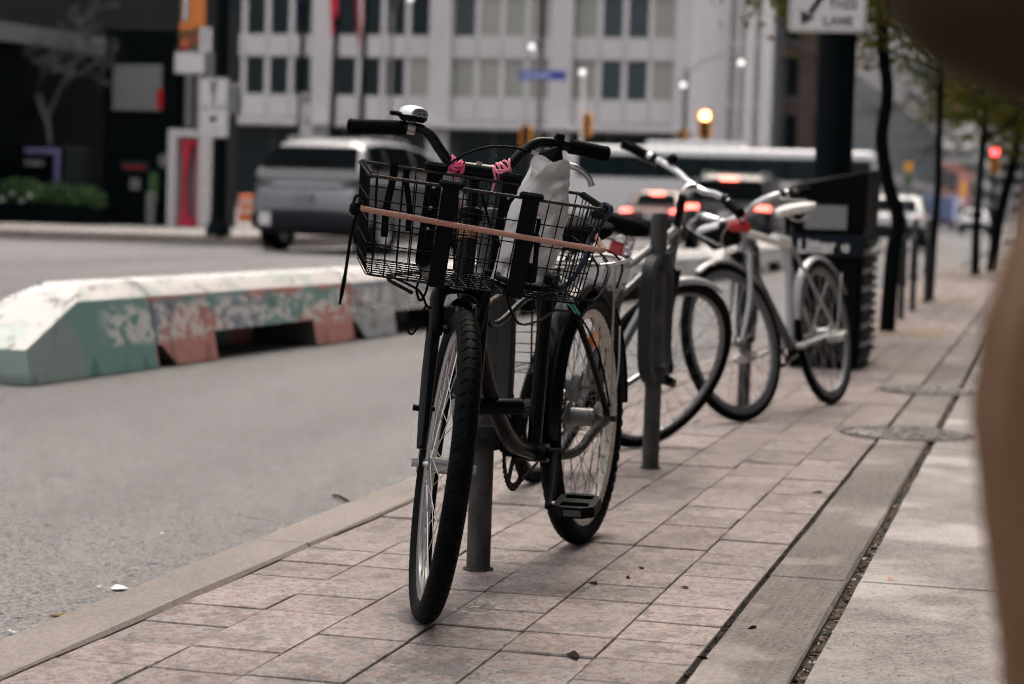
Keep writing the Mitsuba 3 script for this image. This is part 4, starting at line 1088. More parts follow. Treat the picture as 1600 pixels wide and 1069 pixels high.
D.part('rear_rack', cat(tube(curve(rk2 + [(x, -y, z) for x, y, z in rk2[-2::-1]], 4), 0.005, 8), *[tube([(0, s * 0.066, 0.34), (-0.02, s * 0.058, 0.65)], 0.004, 6) for s in (-1, 1)], *[tube([(x, -0.055, 0.652), (x, 0.055, 0.652)], 0.004, 6) for x in (0.1, 0, -0.1)]), 'm_rack', 60)
t = Thing('rack_box', 'silver grey box strapped on the rear rack of the dark bicycle', 'box', M=D.M)
t.part('body', rbox((0.03, 0, 0.70), (0.24, 0.15, 0.085), 0.02), 'm_silverpaint')
t.part('handle', tube(curve([(0.10, 0.078, 0.70), (0.09, 0.088, 0.735), (-0.03, 0.088, 0.735), (-0.04, 0.078, 0.70)], 5), 0.004, 8), 'm_rack', 60)
chainring(D, (0.44, 0.045, 0.29), 0.085, 'm_plastic')
crank(D, bbD, 1, 200, 'm_alu', 'm_plastic'); crank(D, bbD, -1, 20, 'm_alu', 'm_plastic')
D.part('derailleur', cat(disc((0.0, -0.05, 0.33), (0, 1, 0), 0.05, 0.02, 24), disc((0.03, -0.06, 0.26), (0, 1, 0), 0.022, 0.012, 16), disc((0.05, -0.06, 0.20), (0, 1, 0), 0.022, 0.012, 16)), 'm_greypaint', 40)
D.part('kickstand', cat(tube([(0.36, 0.05, 0.28), (0.30, 0.17, 0.02)], 0.008, 8), rbox((0.30, 0.172, 0.016), (0.05, 0.03, 0.022), 0.006)), 'm_plastic', 40)
for pts in ([sc + V(-0.05, 0.16, 0.03), sc + V(0.09, 0.10, 0.0), sc + V(0.11, 0.02, -0.12), sc + V(0.02, 0.01, -0.25)], [sc + V(-0.05, -0.16, 0.03), sc + V(0.10, -0.12, -0.02), sc + V(0.12, 0.03, -0.15), sc + V(0.01, 0.02, -0.32)]):
    D.part('cable', tube(curve(pts, 8), 0.0028, 6), 'm_plastic', 60, M=SD)

# ---------------------------------------------------------------- the white bicycle
W = Bike('white and silver bicycle with pale saddle, facing left in front of the litter bin', (-0.947, 9.713), 0.254, -0.160, -0.237, 1.257, 1.049, 0.05, 0.333)
SW = W.steer
MWh = dict(tyre='m_rubber', rim='m_rimgrey', hub='m_alu', spoke='m_rack', spoke_light='m_rack')
wheel(W, 'front_wheel', (W.WB, 0, W.R), SW, MWh, tr=0.018, spokes=32, sr=0.0010, rimw=0.024, rimd=0.030, seg=110)
wheel(W, 'rear_wheel', (0, 0, W.R), I4, MWh, tr=0.018, spokes=32, sr=0.0010, rimw=0.024, rimd=0.030, seg=110, hubr=0.02, hubw=0.08)
cw = W.az(0.695)
for s in (-1, 1):
    W.part('fork_leg', tube(curve([cw + V(0, s * 0.042, 0.0), V(W.az(0.5)[0] + 0.004, s * 0.05, 0.5), V(W.WB, s * 0.052, W.R)], 5), np.linspace(0.0145, 0.009, 11), 10), 'm_silverpaint', 60, M=SW)
W.part('fork_crown', tube([cw + V(0, -0.05, 0.0), cw + V(0, 0.05, 0.0)], 0.016, 10), 'm_silverpaint', 60, M=SW)
W.part('head_tube', tube([W.az(0.705), W.az(0.82)], 0.0205, 16), 'm_silverpaint', 50)
W.part('stem', tube(curve([W.az(0.80), W.az(0.838), W.az(0.855, 0.02), W.az(0.852, 0.07)], 5), 0.0145, 12), 'm_alu', 60, M=SW)
sw = W.az(0.851, 0.07)
hw = [sw + V(-0.20, 0.27, 0.06), sw + V(-0.08, 0.235, 0.06), sw + V(-0.005, 0.15, 0.045), sw + V(0, 0.05, 0.0), sw, sw + V(0, -0.05, 0.0), sw + V(-0.005, -0.15, 0.045), sw + V(-0.08, -0.235, 0.06), sw + V(-0.20, -0.27, 0.06)]
W.part('handlebar', tube(curve(hw, 6), 0.0125, 12), 'm_chrome', 60, M=SW)
for e in (1, -1):
    W.part('grip', grip(sw + V(-0.085, e * 0.237, 0.06), sw + V(-0.205, e * 0.272, 0.06)), 'm_matte', 40, M=SW)
    g = W.group('brake_lever')
    W.part('blade', tube(curve([sw + V(-0.055, e * 0.22, 0.05), sw + V(-0.04, e * 0.25, 0.03), sw + V(-0.14, e * 0.29, 0.015)], 5), 0.006, 8), 'm_alu', 50, under=g, M=SW)
    W.part('clamp', tube([sw + V(-0.055, e * 0.222, 0.058), sw + V(-0.072, e * 0.232, 0.06)], 0.019, 12), 'm_plastic', 50, under=g, M=SW)
bbW = V(0.43, 0, 0.285)
sj = V(0.565, 0, 0.715)
for p, q_, r, ma, nm in ((W.az(0.795), (0.33, 0, 0.735), 0.0175, 'm_whitepaint', 'top_tube'), (W.az(0.73), bbW, 0.0185, 'm_greypaint', 'down_tube'), (bbW, (0.318, 0, 0.775), 0.0165, 'm_silverpaint', 'seat_tube')):
    W.part(nm, tube([p, q_], r, 14), ma, 50)
for s in (-1, 1):
    W.part('chain_stay', tube([bbW + V(0, s * 0.03, 0), (0, s * 0.06, 0.333)], 0.0095, 8), 'm_silverpaint', 50)
    W.part('seat_stay', tube([(0.33, s * 0.018, 0.73), (0, s * 0.06, 0.333)], 0.008, 8), 'm_silverpaint', 50)
    W.part('fender_stay', tube([(0, s * 0.065, 0.333), (-0.235, s * 0.03, 0.60)], 0.003, 6), 'm_rack', 50)
W.part('seat_post', tube([(0.32, 0, 0.77), (0.295, 0, 0.865)], 0.0135, 12), 'm_plastic', 50)
saddle(W, (0.27, 0, 0.892), 'm_whitepaint', L=0.27, W=0.15, H=0.045, springs=False)
W.part('top_tube_pad', tube([V(*W.az(0.795)) * 0.30 + V(0.33, 0, 0.735) * 0.70 + V(0, 0, 0.012), V(*W.az(0.795)) * 0.02 + V(0.33, 0, 0.735) * 0.98 + V(0, 0, 0.012)], 0.026, 12), 'm_whitepaint', 50)
fender(W, 'front_fender', (W.WB, 0, W.R), 0.352, 140, 62, 0.048, 'm_silverpaint', SW, drop=0.014)
fender(W, 'rear_fender', (0, 0, W.R), 0.352, 150, 12, 0.048, 'm_silverpaint', drop=0.014)
chainring(W, (0.43, -0.045, 0.285), 0.085, 'm_plastic')
crank(W, bbW, 1, 172, 'm_alu', 'm_alu'); crank(W, bbW, -1, -8, 'm_alu', 'm_alu')
chain(W, bbW, 0.085, (0, 0, W.R), 0.032, -0.045, 'm_greypaint')
W.part('brake_caliper', rbox(cw + V(0.035, 0, -0.01), (0.03, 0.06, 0.05), 0.008), 'm_plastic', M=SW)
t = Thing('handlebar_bag', 'small black bag with chrome band and red cloth end on the white bicycle handlebar', 'bag', M=W.M @ SW)
lp = sw + V(0.02, -0.07, -0.035)
t.part('pouch', ballhull([lp + V(0, -0.07, 0), lp + V(0, 0.06, 0), lp + V(-0.03, -0.05, -0.05), lp + V(-0.03, 0.06, -0.05)], [0.032, 0.034, 0.026, 0.026]), 'm_plastic', 50)
t.part('band', tube([lp + V(0.008, -0.085, 0.012), lp + V(0.008, 0.03, 0.012)], 0.026, 14), 'm_chrome', 50)
t.part('red_cloth', ballhull([lp + V(0.01, 0.085, 0.005), lp + V(0.01, 0.13, 0.0), lp + V(0.0, 0.15, -0.02)], [0.026, 0.024, 0.018]), 'm_redplastic', 50)
for pts in ([sw + V(-0.05, 0.21, 0.04), sw + V(0.09, 0.15, 0.02), sw + V(0.10, 0.0, -0.08), sw + V(0.02, 0.0, -0.2)], [sw + V(-0.05, -0.21, 0.04), sw + V(0.10, -0.16, 0.0), sw + V(0.12, 0.02, -0.12), sw + V(-0.1, 0.02, -0.16)]):
    W.part('cable', tube(curve(pts, 8), 0.003, 6), 'm_rack', 60, M=SW)
# ------------------------------------------------------------------ more materials for the far things
pr('m_carglass', (0.002, 0.004, 0.005), 0.25, spec=0.02)
pr('m_trampled', (0.06, 0.056, 0.052), 0.8, spec=0.2)
pr('m_glassdark', (0.006, 0.014, 0.017), 0.2, spec=0.2)
pr('m_glassmid', (0.035, 0.052, 0.06), 0.15, spec=0.35)
pr('m_blind', (0.30, 0.295, 0.265), 0.5, spec=0.3)
pr('m_blindgreen', (0.27, 0.285, 0.25), 0.5, spec=0.3)
pr('m_shopblack', (0.0022, 0.0048, 0.0055), 0.5, spec=0.06)
pr('m_darkwall', (0.026, 0.032, 0.034), 0.7, spec=0.1)
pr('m_trimgrey', (0.17, 0.175, 0.18), 0.6)
pr('m_finglass', (0.41, 0.44, 0.47), 0.3, spec=0.4)
pr('m_fin', (0.78, 0.75, 0.745), 0.5)
pr('m_carsilver', (0.20, 0.205, 0.225), 0.26, metal=0.6, coat=0.6)
pr('m_carroof', (0.27, 0.27, 0.28), 0.3, metal=0.4, coat=0.5)  # lighter copy of the silver paint, sky reflection painted into the roof colour
pr('m_cardark', (0.008, 0.010, 0.014), 0.3, coat=0.3)
pr('m_carred', (0.075, 0.008, 0.012), 0.25, coat=0.6)
pr('m_carwhite', (0.62, 0.62, 0.63), 0.3, coat=0.5)
pr('m_bumper', (0.006, 0.008, 0.012), 0.5, spec=0.2)
pr('m_signwhite', (0.60, 0.59, 0.60), 0.5)
pr('m_signink', (0.008, 0.009, 0.010), 0.6)
pr('m_signedge', (0.25, 0.21, 0.21), 0.6)
pr('m_red', (0.62, 0.03, 0.075), 0.5)
pr('m_pinkdull', (0.45, 0.20, 0.20), 0.6)
pr('m_yellow', (0.82, 0.40, 0.04), 0.5)
pr('m_blue', (0.035, 0.06, 0.34), 0.5)
pr('m_bluepale', (0.28, 0.32, 0.56), 0.5)
pr('m_bluedull', (0.15, 0.20, 0.36), 0.5)
pr('m_purple', (0.15, 0.15, 0.30), 0.5)
pr('m_drum', (0.80, 0.16, 0.03), 0.6)
pr('m_pole', (0.002, 0.0045, 0.0062), 0.55, spec=0.06)
pr('m_polebrown', (0.17, 0.155, 0.15), 0.55)
pr('m_binblack', (0.0014, 0.0022, 0.0025), 0.55, spec=0.06)
pr('m_binnavy', (0.0055, 0.009, 0.018), 0.5, spec=0.10)
pr('m_bark', (0.0035, 0.0045, 0.0048), 0.9, spec=0.05)
pr('m_barkpale', (0.12, 0.125, 0.125), 0.9, spec=0.2)
pr('m_leafgreen', (0.05, 0.115, 0.035), 0.7)
pr('m_flower', (0.62, 0.62, 0.62), 0.7)
pr('m_palewall', (0.30, 0.29, 0.295), 0.8)
pr('m_brickred', (0.36, 0.19, 0.15), 0.8)
pr('m_greywall', (0.22, 0.215, 0.22), 0.8)
pr('m_skin', (0.42, 0.24, 0.17), 0.55)
pr('m_hair', (0.025, 0.015, 0.010), 0.5)
pr('m_leather', (0.026, 0.018, 0.009), 0.6, spec=0.08)
pr('m_trousers', (0.02, 0.022, 0.028), 0.85)
pr('m_mulch', (0.19, 0.145, 0.105), 0.9)
scene['m_leaves'] = {'type': 'principledthin', 'base_color': mikit.proc(f_leaf), 'roughness': 0.6, 'diff_trans': 0.6, 'spec_trans': 0.0}

def lamp(t, name, mesh, c, power, under=None, smooth=35, label=None):
    return t.part(name, mesh, 'm_signwhite', smooth, under=under, label=label, emitter=light(name, c, power))

# ------------------------------------------------------------------ white office building across the junction
YB = 125.0
o = Thing('office_building', 'white modernist office building with rows of windows across the junction', 'building')
mod = 1.572
x_first = -45.21 + 1.49                                       # a bay starts right of the broad pier at -45.2 .. -43.7
bays = [x_first - 7.6 * 3 + 7.6 * k for k in range(6)]
o.part('core', b2((-90, YB + 0.55, 0), (-21.4, YB + 22, 30)), 'm_stone', False)
floors = [(5.35, 7.38, 9.72), (None, 11.10, 13.55), (None, 14.9, 17.35), (None, 18.7, 21.15), (None, 22.5, 24.95)]
rngb = np.random.default_rng(12)
def panecol(bay, col, fl):
    if bay <= 3: return 'm_glassdark' if not (bay == 3 and col == 3 and fl == 0) else 'm_blind'
    if bay == 4: return ['m_glassmid', 'm_blind', 'm_blindgreen', 'm_blind'][col] if fl else ['m_blindgreen', 'm_blind', 'm_blindgreen', 'm_blind'][col]
    return ['m_blindgreen', 'm_glassmid', 'm_glassmid', 'm_blind'][col]
for bi, x0 in enumerate(bays):
    o.part('pier', rbox((x0 - 0.70, YB - 0.10, 13.5), (1.36, 0.7, 27), 0.06), 'm_stone', 30)
    for fi, (_, zb, zt) in enumerate(floors):
        zprev = 5.95 if fi == 0 else floors[fi - 1][2]
        for c in range(4):
            xc = x0 + 0.05 + mod * (c + 0.5) - 0.06
            o.part('window', cat(b2((xc - 0.60, YB + 0.24, zb), (xc + 0.60, YB + 0.30, zt)), b2((xc - 0.60, YB + 0.21, zb + 0.5), (xc + 0.60, YB + 0.24, zb + 0.56))), panecol(bi, c, fi), False)
            o.part('spandrel_panel', rbox((xc, YB + 0.16, (zprev + zb) / 2), (mod - 0.05, 0.30, zb - zprev - 0.02), 0.03), 'm_stone', False)
            o.part('mullion', b2((xc + 0.61, YB + 0.12, zb - 0.01), (xc + mod - 0.61, YB + 0.36, zt + 0.01)), 'm_stone', False)
o.part('pier', rbox((-21.75, YB - 0.10, 13.5), (1.0, 0.7, 27), 0.06), 'm_stone', 30)
o.part('canopy_slab', rbox((-55.5, YB - 0.55, 5.62), (69, 1.9, 0.44), 0.05), 'm_stone', False)
o.part('canopy_soffit', b2((-90, YB - 1.3, 5.33), (-21.2, YB + 0.5, 5.39)), 'm_trimgrey', False)
o.part('parapet', b2((-90, YB, 27.2), (-21.3, YB + 0.6, 29)), 'm_stone', False)
for k in range(24):
    o.part('shop_window', b2((-79 + k * 2.4, YB + 0.40, 0.15), (-79 + k * 2.4 + 2.3, YB + 0.5, 5.3)), 'm_glassdark', False)
for x0 in bays:
    o.part('ground_floor_column', rbox((x0 - 0.70, YB - 0.05, 2.7), (1.0, 0.6, 5.4), 0.05), 'm_stone', 30)

# ------------------------------------------------------------------ pale tower with upright fins, brick tower beside it
t = Thing('finned_tower', 'pale glass tower with upright white fins right of the office building', 'building')
t.part('glass_wall', b2((-24.6, 140.4, 0), (-18.75, 160, 60)), 'm_finglass', False)
for x, w in ((-24.4, 0.55), (-23.5, 0.45), (-22.55, 0.2), (-21.6, 0.42), (-20.7, 0.2), (-19.95, 0.62), (-18.85, 0.72)):
    t.part('fin', b2((x - w / 2, 139.6, 0), (x + w / 2, 140.5, 60)), 'm_fin', False)
for z in range(4, 60, 4):
    t.part('floor_band', b2((-24.5, 140.25, z - 0.12), (-18.8, 140.42, z + 0.12)), 'm_fin', False)
t = Thing('brick_tower', 'brownish brick tower with dark window columns behind the thick pole', 'building')
YT = 150.0
t.part('wall', b2((-20.8, YT + 0.6, 0), (-14.6, YT + 20, 55)), 'm_brick', False)
for x0, x1 in ((-19.35, -18.0), (-16.7, -15.2)):
    for k in range(13):
        t.part('window', b2((x0, YT + 0.45, 1.2 + k * 4.0), (x1, YT + 0.62, 3.9 + k * 4.0)), 'm_glassdark', False)
        t.part('window_sill', b2((x0 - 0.1, YT + 0.3, 0.75 + k * 4.0), (x1 + 0.1, YT + 0.66, 1.15 + k * 4.0)), 'm_greywall', False)
for x in (-17.35,):
    t.part('pilaster', b2((x - 0.55, YT + 0.35, 0), (x + 0.55, YT + 0.7, 55)), 'm_brick', False)

# ------------------------------------------------------------------ street wall running away on the left side of the street
def street_wall(name, lab, y0, y1, x, h, wall, glass, pitch, fh, dep=14):
    t = Thing(name, lab, 'building')
    t.part('wall', b2((x - dep, y0, 0), (x - 0.35, y1, h)), wall, False)
    ms, fs = [], []
    for y in np.arange(y0 + 0.6, y1 - pitch * 0.6, pitch):
        for z in np.arange(4.6, h - 2.0, fh):
            ms.append(b2((x - 0.40, y, z), (x - 0.16, y + pitch * 0.62, z + fh * 0.62)))
        fs.append(b2((x - 0.4, y - pitch * 0.3, 0), (x - 0.22, y - pitch * 0.06, h)))
    t.part('windows', cat(ms), glass, False, stuff=True)
    t.part('pilasters', cat(fs), wall, False, stuff=True)
    t.part('cornice', b2((x - dep, y0 - 0.1, h), (x + 0.3, y1 + 0.1, h + 0.7)), wall, False)
    t.part('shopfront', b2((x - 0.4, y0 + 0.5, 0.2), (x - 0.15, y1 - 0.5, 3.7)), 'm_glassdark', False)
street_wall('stone_terrace', 'long grey stone building receding along the left side of the street', 140, 246, -13.0, 52, 'm_palewall', 'm_glassmid', 3.4, 9.2, dep=1.3)
street_wall('brick_terrace', 'red brick building farther along the left side of the street', 250, 360, -13.0, 50, 'm_brickred', 'm_glassdark', 4.2, 3.9)
street_wall('pale_terrace', 'pale building at the far end of the street', 364, 520, -13.0, 64, 'm_stone', 'm_glassmid', 4.2, 3.9)
t = Thing('far_building', 'grey block closing the far end of the street', 'building')
t.part('wall', b2((-40, 620, 0), (60, 640, 46)), 'm_greywall', False)
t.part('windows', cat([b2((x, 619.7, z), (x + 2.4, 620.1, z + 2.3)) for x in np.arange(-38, 58, 4.4) for z in np.arange(3, 44, 4)]), 'm_glassdark', False, stuff=True)

# ------------------------------------------------------------------ dark pavilion on the far left corner
t = Thing('shop_pavilion', 'black shopfront building on the far corner with a lit panel', 'building')
YP = 39.6
t.part('front_block', rbox((-17.95, YP + 0.75, 2.2), (1.62, 1.5, 4.04), 0.04), 'm_shopblack', False)
t.part('side_block', ext([(-60, 8), (-21.75, 26.0), (-19.3, 44.0), (-18.7, 46.5), (-60, 46.5)], 3.55, trans(0, 0, 0.2)), 'm_shopblack', False)
t.part('upper_wall', ext([(-60, 8.3), (-21.9, 26.2), (-19.5, 44.1), (-18.9, 46.5), (-60, 46.5)], 2.6, trans(0, 0, 4.14)), 'm_darkwall', False)
t.part('roof_trim', ext([(-60, 7.6), (-21.55, 25.8), (-19.15, 43.9), (-18.72, 46.5), (-60, 46.5)], 0.36, trans(0, 0, 3.77)), 'm_trimgrey', False)
t.part('lit_panel', rbox((-18.0, YP - 0.05, 3.0), (1.06, 0.08, 0.92), 0.01), 'm_trimgrey', False)
t.part('red_poster', rbox((-17.50, YP - 0.07, 2.78), (0.14, 0.05, 0.42), 0.01), 'm_redplastic', False)
t.part('side_wall', b2((-17.12, YP + 0.2, 0.2), (-16.25, YP + 1.0, 4.6)), 'm_darkwall', False)
for x in (-16.95, -16.72, -16.5):
    t.part('curtain', rbox((x, YP + 0.12, 3.0), (0.16, 0.12, 1.55), 0.04), 'm_trimgrey', 40)
t.part('wall_sign', rbox((-18.03, YP - 0.03, 1.42), (0.58, 0.05, 0.22), 0.01), 'm_darkwall', False)
t.part('red_stripe', box((-18.03, YP - 0.062, 1.40), (0.44, 0.012, 0.05)), 'm_redplastic', False)
t.part('white_notice', rbox((-18.02, YP - 0.03, 1.06), (0.22, 0.04, 0.24), 0.01), 'm_trimgrey', False)
t.part('green_board', rbox((-17.62, YP - 0.03, 1.0), (0.20, 0.04, 0.62), 0.01), 'm_leafgreen', False)
t.part('round_notice', disc((-17.38, YP - 0.03, 1.55), (0, 1, 0), 0.14, 0.04, 20), 'm_trimgrey', 40)
t = Thing('red_doorway', 'red doorway shaped like a letter in a pale frame on the dark corner building', 'doorway')
Yd = YP - 0.35
t.part('frame', cat(b2((-17.18, Yd, 0.22), (-17.01, Yd + 0.5, 2.18)), b2((-16.52, Yd, 0.22), (-16.33, Yd + 0.5, 2.18)), b2((-17.01, Yd, 2.03), (-16.52, Yd + 0.5, 2.18))), 'm_signwhite', False)
t.part('back_pane', b2((-17.0, Yd + 0.30, 0.25), (-16.53, Yd + 0.34, 2.02)), 'm_trimgrey', False)
t.part('red_stem', ext([(-16.98, 0.26), (-16.62, 0.26), (-16.62, 0.36), (-16.79, 0.44), (-16.83, 0.8), (-16.845, 1.1), (-16.80, 1.6), (-16.74, 1.86), (-16.74, 1.98), (-16.93, 1.98), (-16.93, 1.85), (-16.90, 1.6), (-16.895, 1.0), (-16.92, 0.44), (-16.98, 0.36)], 0.10, mat((0, Yd + 0.22, 0), (1, 0, 0), (0, 0, 1), (0, -1, 0))), 'm_red', False)
t.part('red_lintel', b2((-16.93, Yd + 0.10, 1.88), (-16.56, Yd + 0.20, 1.985)), 'm_red', False)
t.part('red_post', b2((-16.615, Yd + 0.12, 0.3), (-16.565, Yd + 0.2, 1.88)), 'm_red', False)
t = Thing('info_kiosk', 'kiosk with a purple lit frame and white writing behind the planter', 'kiosk')
t.part('body', rbox((-19.75, 39.0, 1.0), (1.05, 0.5, 1.6), 0.02), 'm_shopblack', False)
t.part('frame_top', rbox((-19.75, 38.72, 1.66), (0.98, 0.08, 0.12), 0.02), 'm_purple', False)
t.part('frame_side', rbox((-19.32, 38.72, 1.22), (0.12, 0.08, 0.80), 0.02), 'm_purple', False)
t.part('lettering_band', rbox((-19.92, 38.72, 1.42), (0.60, 0.05, 0.12), 0.01), 'm_trimgrey', False)
t.part('side_panel', rbox((-19.02, 39.0, 1.2), (0.38, 0.45, 1.1), 0.02), 'm_darkwall', False)

# planter with shrubs and flowers
def leaves(c, r, n, size, seed, shape=None, clump=0):
    q = np.random.default_rng(seed)
    p = q.normal(size=(n, 3))
    p /= np.linalg.norm(p, axis=1, keepdims=True)
    p *= (q.random((n, 1)) ** 0.45)
    if clump:
        cc = p[:clump] * 0.95
        p = cc[q.integers(clump, size=n)] + q.normal(size=(n, 3)) * 0.20
    p = p * np.array(r) + np.array(c)
    a = q.normal(size=(n, 3)); a /= np.linalg.norm(a, axis=1, keepdims=True)
    b = np.cross(a, q.normal(size=(n, 3))); b /= np.linalg.norm(b, axis=1, keepdims=True)
    s = size * q.uniform(0.6, 1.3, (n, 1))
    nn = np.cross(a, b) * s * 0.14
    v = np.stack([p - a * s, p + b * s * 0.42 + nn, p + a * s, p - b * s * 0.42 + nn], 1).reshape(-1, 3)
    k = np.arange(n)[:, None] * 4
    f = np.vstack([k + [0, 1, 2], k + [0, 2, 3]])
    return trimesh.Trimesh(v, f, process=False)

t = Thing('planter', 'long dark planter box along the far pavement at the left', 'planter')
for k in range(4):
    t.part('panel', rbox((-21.9 + 1.05 * k, 37.6, 0.42), (1.02, 0.06, 0.42), 0.01), 'm_shopblack', False)
t.part('box', b2((-22.6, 37.62, 0.2), (-18.1, 38.6, 0.60)), 'm_shopblack', False)
for k, x in enumerate((-22.0, -21.2, -20.45, -19.7, -19.0, -18.45)):
    t = Thing('shrub', ['leafy green shrub at the left end of the dark planter', 'second green shrub with white flowers in the dark planter', 'third green shrub in the planter, full of white flowers', 'fourth green shrub in the planter with white flowers in front of the kiosk',
                        'fifth bright green shrub in the dark planter', 'low green shrub at the right end of the dark planter'][k], 'shrub', 'shrubs in the planter')
    h = 0.28 if k == 5 else 0.30 + 0.06 * (k % 2) + (0.18 if k == 0 else 0)
    t.part('foliage', leaves((x, 38.0, 0.62 + h * 0.4), (0.55, 0.40, h), 1300, 0.06, 40 + k), 'm_leafgreen', False)
    t.part('stem', tube(curve([(x, 38, 0.55), (x + 0.05, 38, 0.7), (x - 0.03, 38, 0.85)]), 0.015, 6), 'm_bark')
    if k in (0, 1, 2, 3):
        for q_ in range(7):
            rr = np.random.default_rng(k * 9 + q_)
            t.part('flower', ball((x + rr.uniform(-0.45, 0.45), 37.64 + rr.uniform(-0.05, 0.1), 0.66 + rr.uniform(-0.02, 0.16)), 0.035 + 0.02 * rr.random(), (1, 1, 0.8), 1), 'm_flower', 40)
solo('bollard', rbox((-17.42, 39.0, 0.55), (0.16, 0.16, 0.72), 0.03), 'm_trimgrey', 'short grey bollard beside the right end of the planter', 'bollard')

# bare pale tree behind the planter
def branches(p, d, L, r, depth, q, out, spread=0.5, rmin=0.0):
    n = 4
    pts = [p]
    for k in range(n):
        d = unit(d + q.normal(size=3) * 0.10 + V(0, 0, 0.03))
        pts.append(pts[-1] + d * L / n)
    out.append(tube(pts, np.maximum(np.linspace(r, r * 0.62, n + 1), rmin), 6 if depth > 2 else 4))
    if depth == 0: return
    for k in range(3 if depth > 1 else 4):
        e = unit(d + q.normal(size=3) * spread)
        branches(pts[-1 if k else -2], e, L * q.uniform(0.6, 0.8), r * 0.6, depth - 1, q, out, spread, rmin)
t = Thing('bare_tree', 'bare grey street tree in front of the dark corner building', 'tree')
out = []
branches(V(-19.65, 39.1, 1.25), V(0.02, 0, 1), 1.15, 0.06, 6, np.random.default_rng(2), out, 0.62, 0.0085)
t.part('trunk', tube(curve([(-19.66, 39.1, 0.2), (-19.64, 39.1, 0.9), (-19.68, 39.1, 1.2), (-19.65, 39.1, 1.35)]), np.linspace(0.075, 0.05, 19), 10), 'm_barkpale', 50)
t.part('branches', cat(out), 'm_barkpale', 50, stuff=True)

# ------------------------------------------------------------------ sign pole on the far kerb
t = Thing('sign_pole', 'dark street pole on the far kerb carrying parking signs and a banner', 'pole')
yp, xp = 31.8, -13.02
t.part('shaft', tube([(xp, yp, 0.2), (xp, yp, 1.8), (xp, yp, 5.5)], [0.13, 0.115, 0.10], 16), 'm_pole', 50)
t.part('base', lathe([(0.0, 0.2), (0.21, 0.2), (0.20, 0.34), (0.15, 0.46), (0.13, 0.5)], 20, trans(xp, yp, 0)), 'm_pole', 40)
t.part('banner_arm', rod((xp - 0.02, yp - 0.05, 3.22), (xp - 0.80, yp - 0.05, 3.20), 0.018), 'm_pole')
def sign(name, lab, c, w, h, faces, cat_='sign', edge='m_signwhite', th=0.02, yaw=0.0, group=None):
    """A flat sign facing the camera side (-y), with its print as thin raised pieces."""
    t = Thing(name, lab, cat_, group, M=trans(*c) @ rot((0, 0, 1), yaw))
    r = min(w, h) * 0.06
    t.part('plate', ext(shapely.box(-w / 2 + r, -h / 2 + r, w / 2 - r, h / 2 - r).buffer(r, 4), th, mat((0, 0, 0), (1, 0, 0), (0, 0, 1), (0, -1, 0))), edge, 30)
    for nm, poly, ma in faces:
        t.part(nm, ext(poly, 0.004, mat((0, -th - 0.0005, 0), (1, 0, 0), (0, 0, 1), (0, -1, 0))) if not isinstance(poly, trimesh.Trimesh) else xf(poly, mat((0, -th - 0.0005, 0), (1, 0, 0), (0, 0, 1), (0, -1, 0))), ma, False)
    return t
P_ = shapely.Polygon
arrow_up = P_([(0, 0.20), (0.075, 0.10), (0.03, 0.10), (0.03, -0.06), (-0.03, -0.06), (-0.03, 0.10), (-0.075, 0.10)])
sign('parking_sign', 'white sign with a black upward arrow, upper of the two on the far kerb pole', (-13.09, yp - 0.13, 2.52), 0.50, 0.47, [('arrow', arrow_up, 'm_signink'), ('mark', shapely.box(-0.03, -0.17, 0.03, -0.10), 'm_signink'), ('border', shapely.box(-0.235, -0.22, 0.235, 0.22).difference(shapely.box(-0.222, -0.207, 0.222, 0.207)), 'm_signedge')])
sign('parking_sign', 'white sign with a small dark symbol, lower of the two on the far kerb pole', (-13.08, yp - 0.13, 2.04), 0.50, 0.47, [('symbol', shapely.Point(0.0, 0.06).buffer(0.055).union(P_([(-0.09, 0.02), (0.02, 0.0), (0.02, 0.06), (-0.06, 0.08)])), 'm_signink'), ('line', shapely.box(-0.12, -0.12, 0.12, -0.10), 'm_trimgrey'), ('border', shapely.box(-0.235, -0.22, 0.235, 0.22).difference(shapely.box(-0.222, -0.207, 0.222, 0.207)), 'm_signedge')])
sign('blank_sign', 'blank white rectangular sign left of the far kerb pole, under the banner', (-13.52, yp - 0.10, 2.99), 0.52, 0.34, [('border', shapely.box(-0.245, -0.155, 0.245, 0.155).difference(shapely.box(-0.235, -0.145, 0.235, 0.145)), 'm_signedge')])
sign('small_sign', 'small white upright sign on the far kerb pole beside the banner', (-13.25, yp - 0.12, 3.36), 0.20, 0.38, [('lines', shapely.union_all([shapely.box(-0.05, z, 0.05, z + 0.025) for z in (-0.12, -0.06, 0.0, 0.06, 0.12)]), 'm_trimgrey')])
q = np.random.default_rng(6)
ban = [('orange_field', shapely.box(-0.06, -0.1, 0.21, 0.9), 'm_orange')]
ban += [('leaf_shape', shapely.Point(q.uniform(-0.17, 0.17), q.uniform(-0.42, -0.08)).buffer(q.uniform(0.04, 0.08), 3), ['m_redplastic', 'm_orange', 'm_leaflitter_brown'][k % 3]) for k in range(9)]
ban += [('letter_strip', shapely.box(-0.165, 0.0, -0.10, 0.85), 'm_signwhite')]
sign('banner', 'orange and dark red banner hanging from the far kerb pole', (-13.50, yp - 0.06, 3.66), 0.46, 0.92, [(n, p.intersection(shapely.box(-0.22, -0.45, 0.22, 0.45)), m) for n, p, m in ban if not p.intersection(shapely.box(-0.22, -0.45, 0.22, 0.45)).is_empty and p.intersection(shapely.box(-0.22, -0.45, 0.22, 0.45)).geom_type == 'Polygon'], 'banner', 'm_leaflitter_brown')
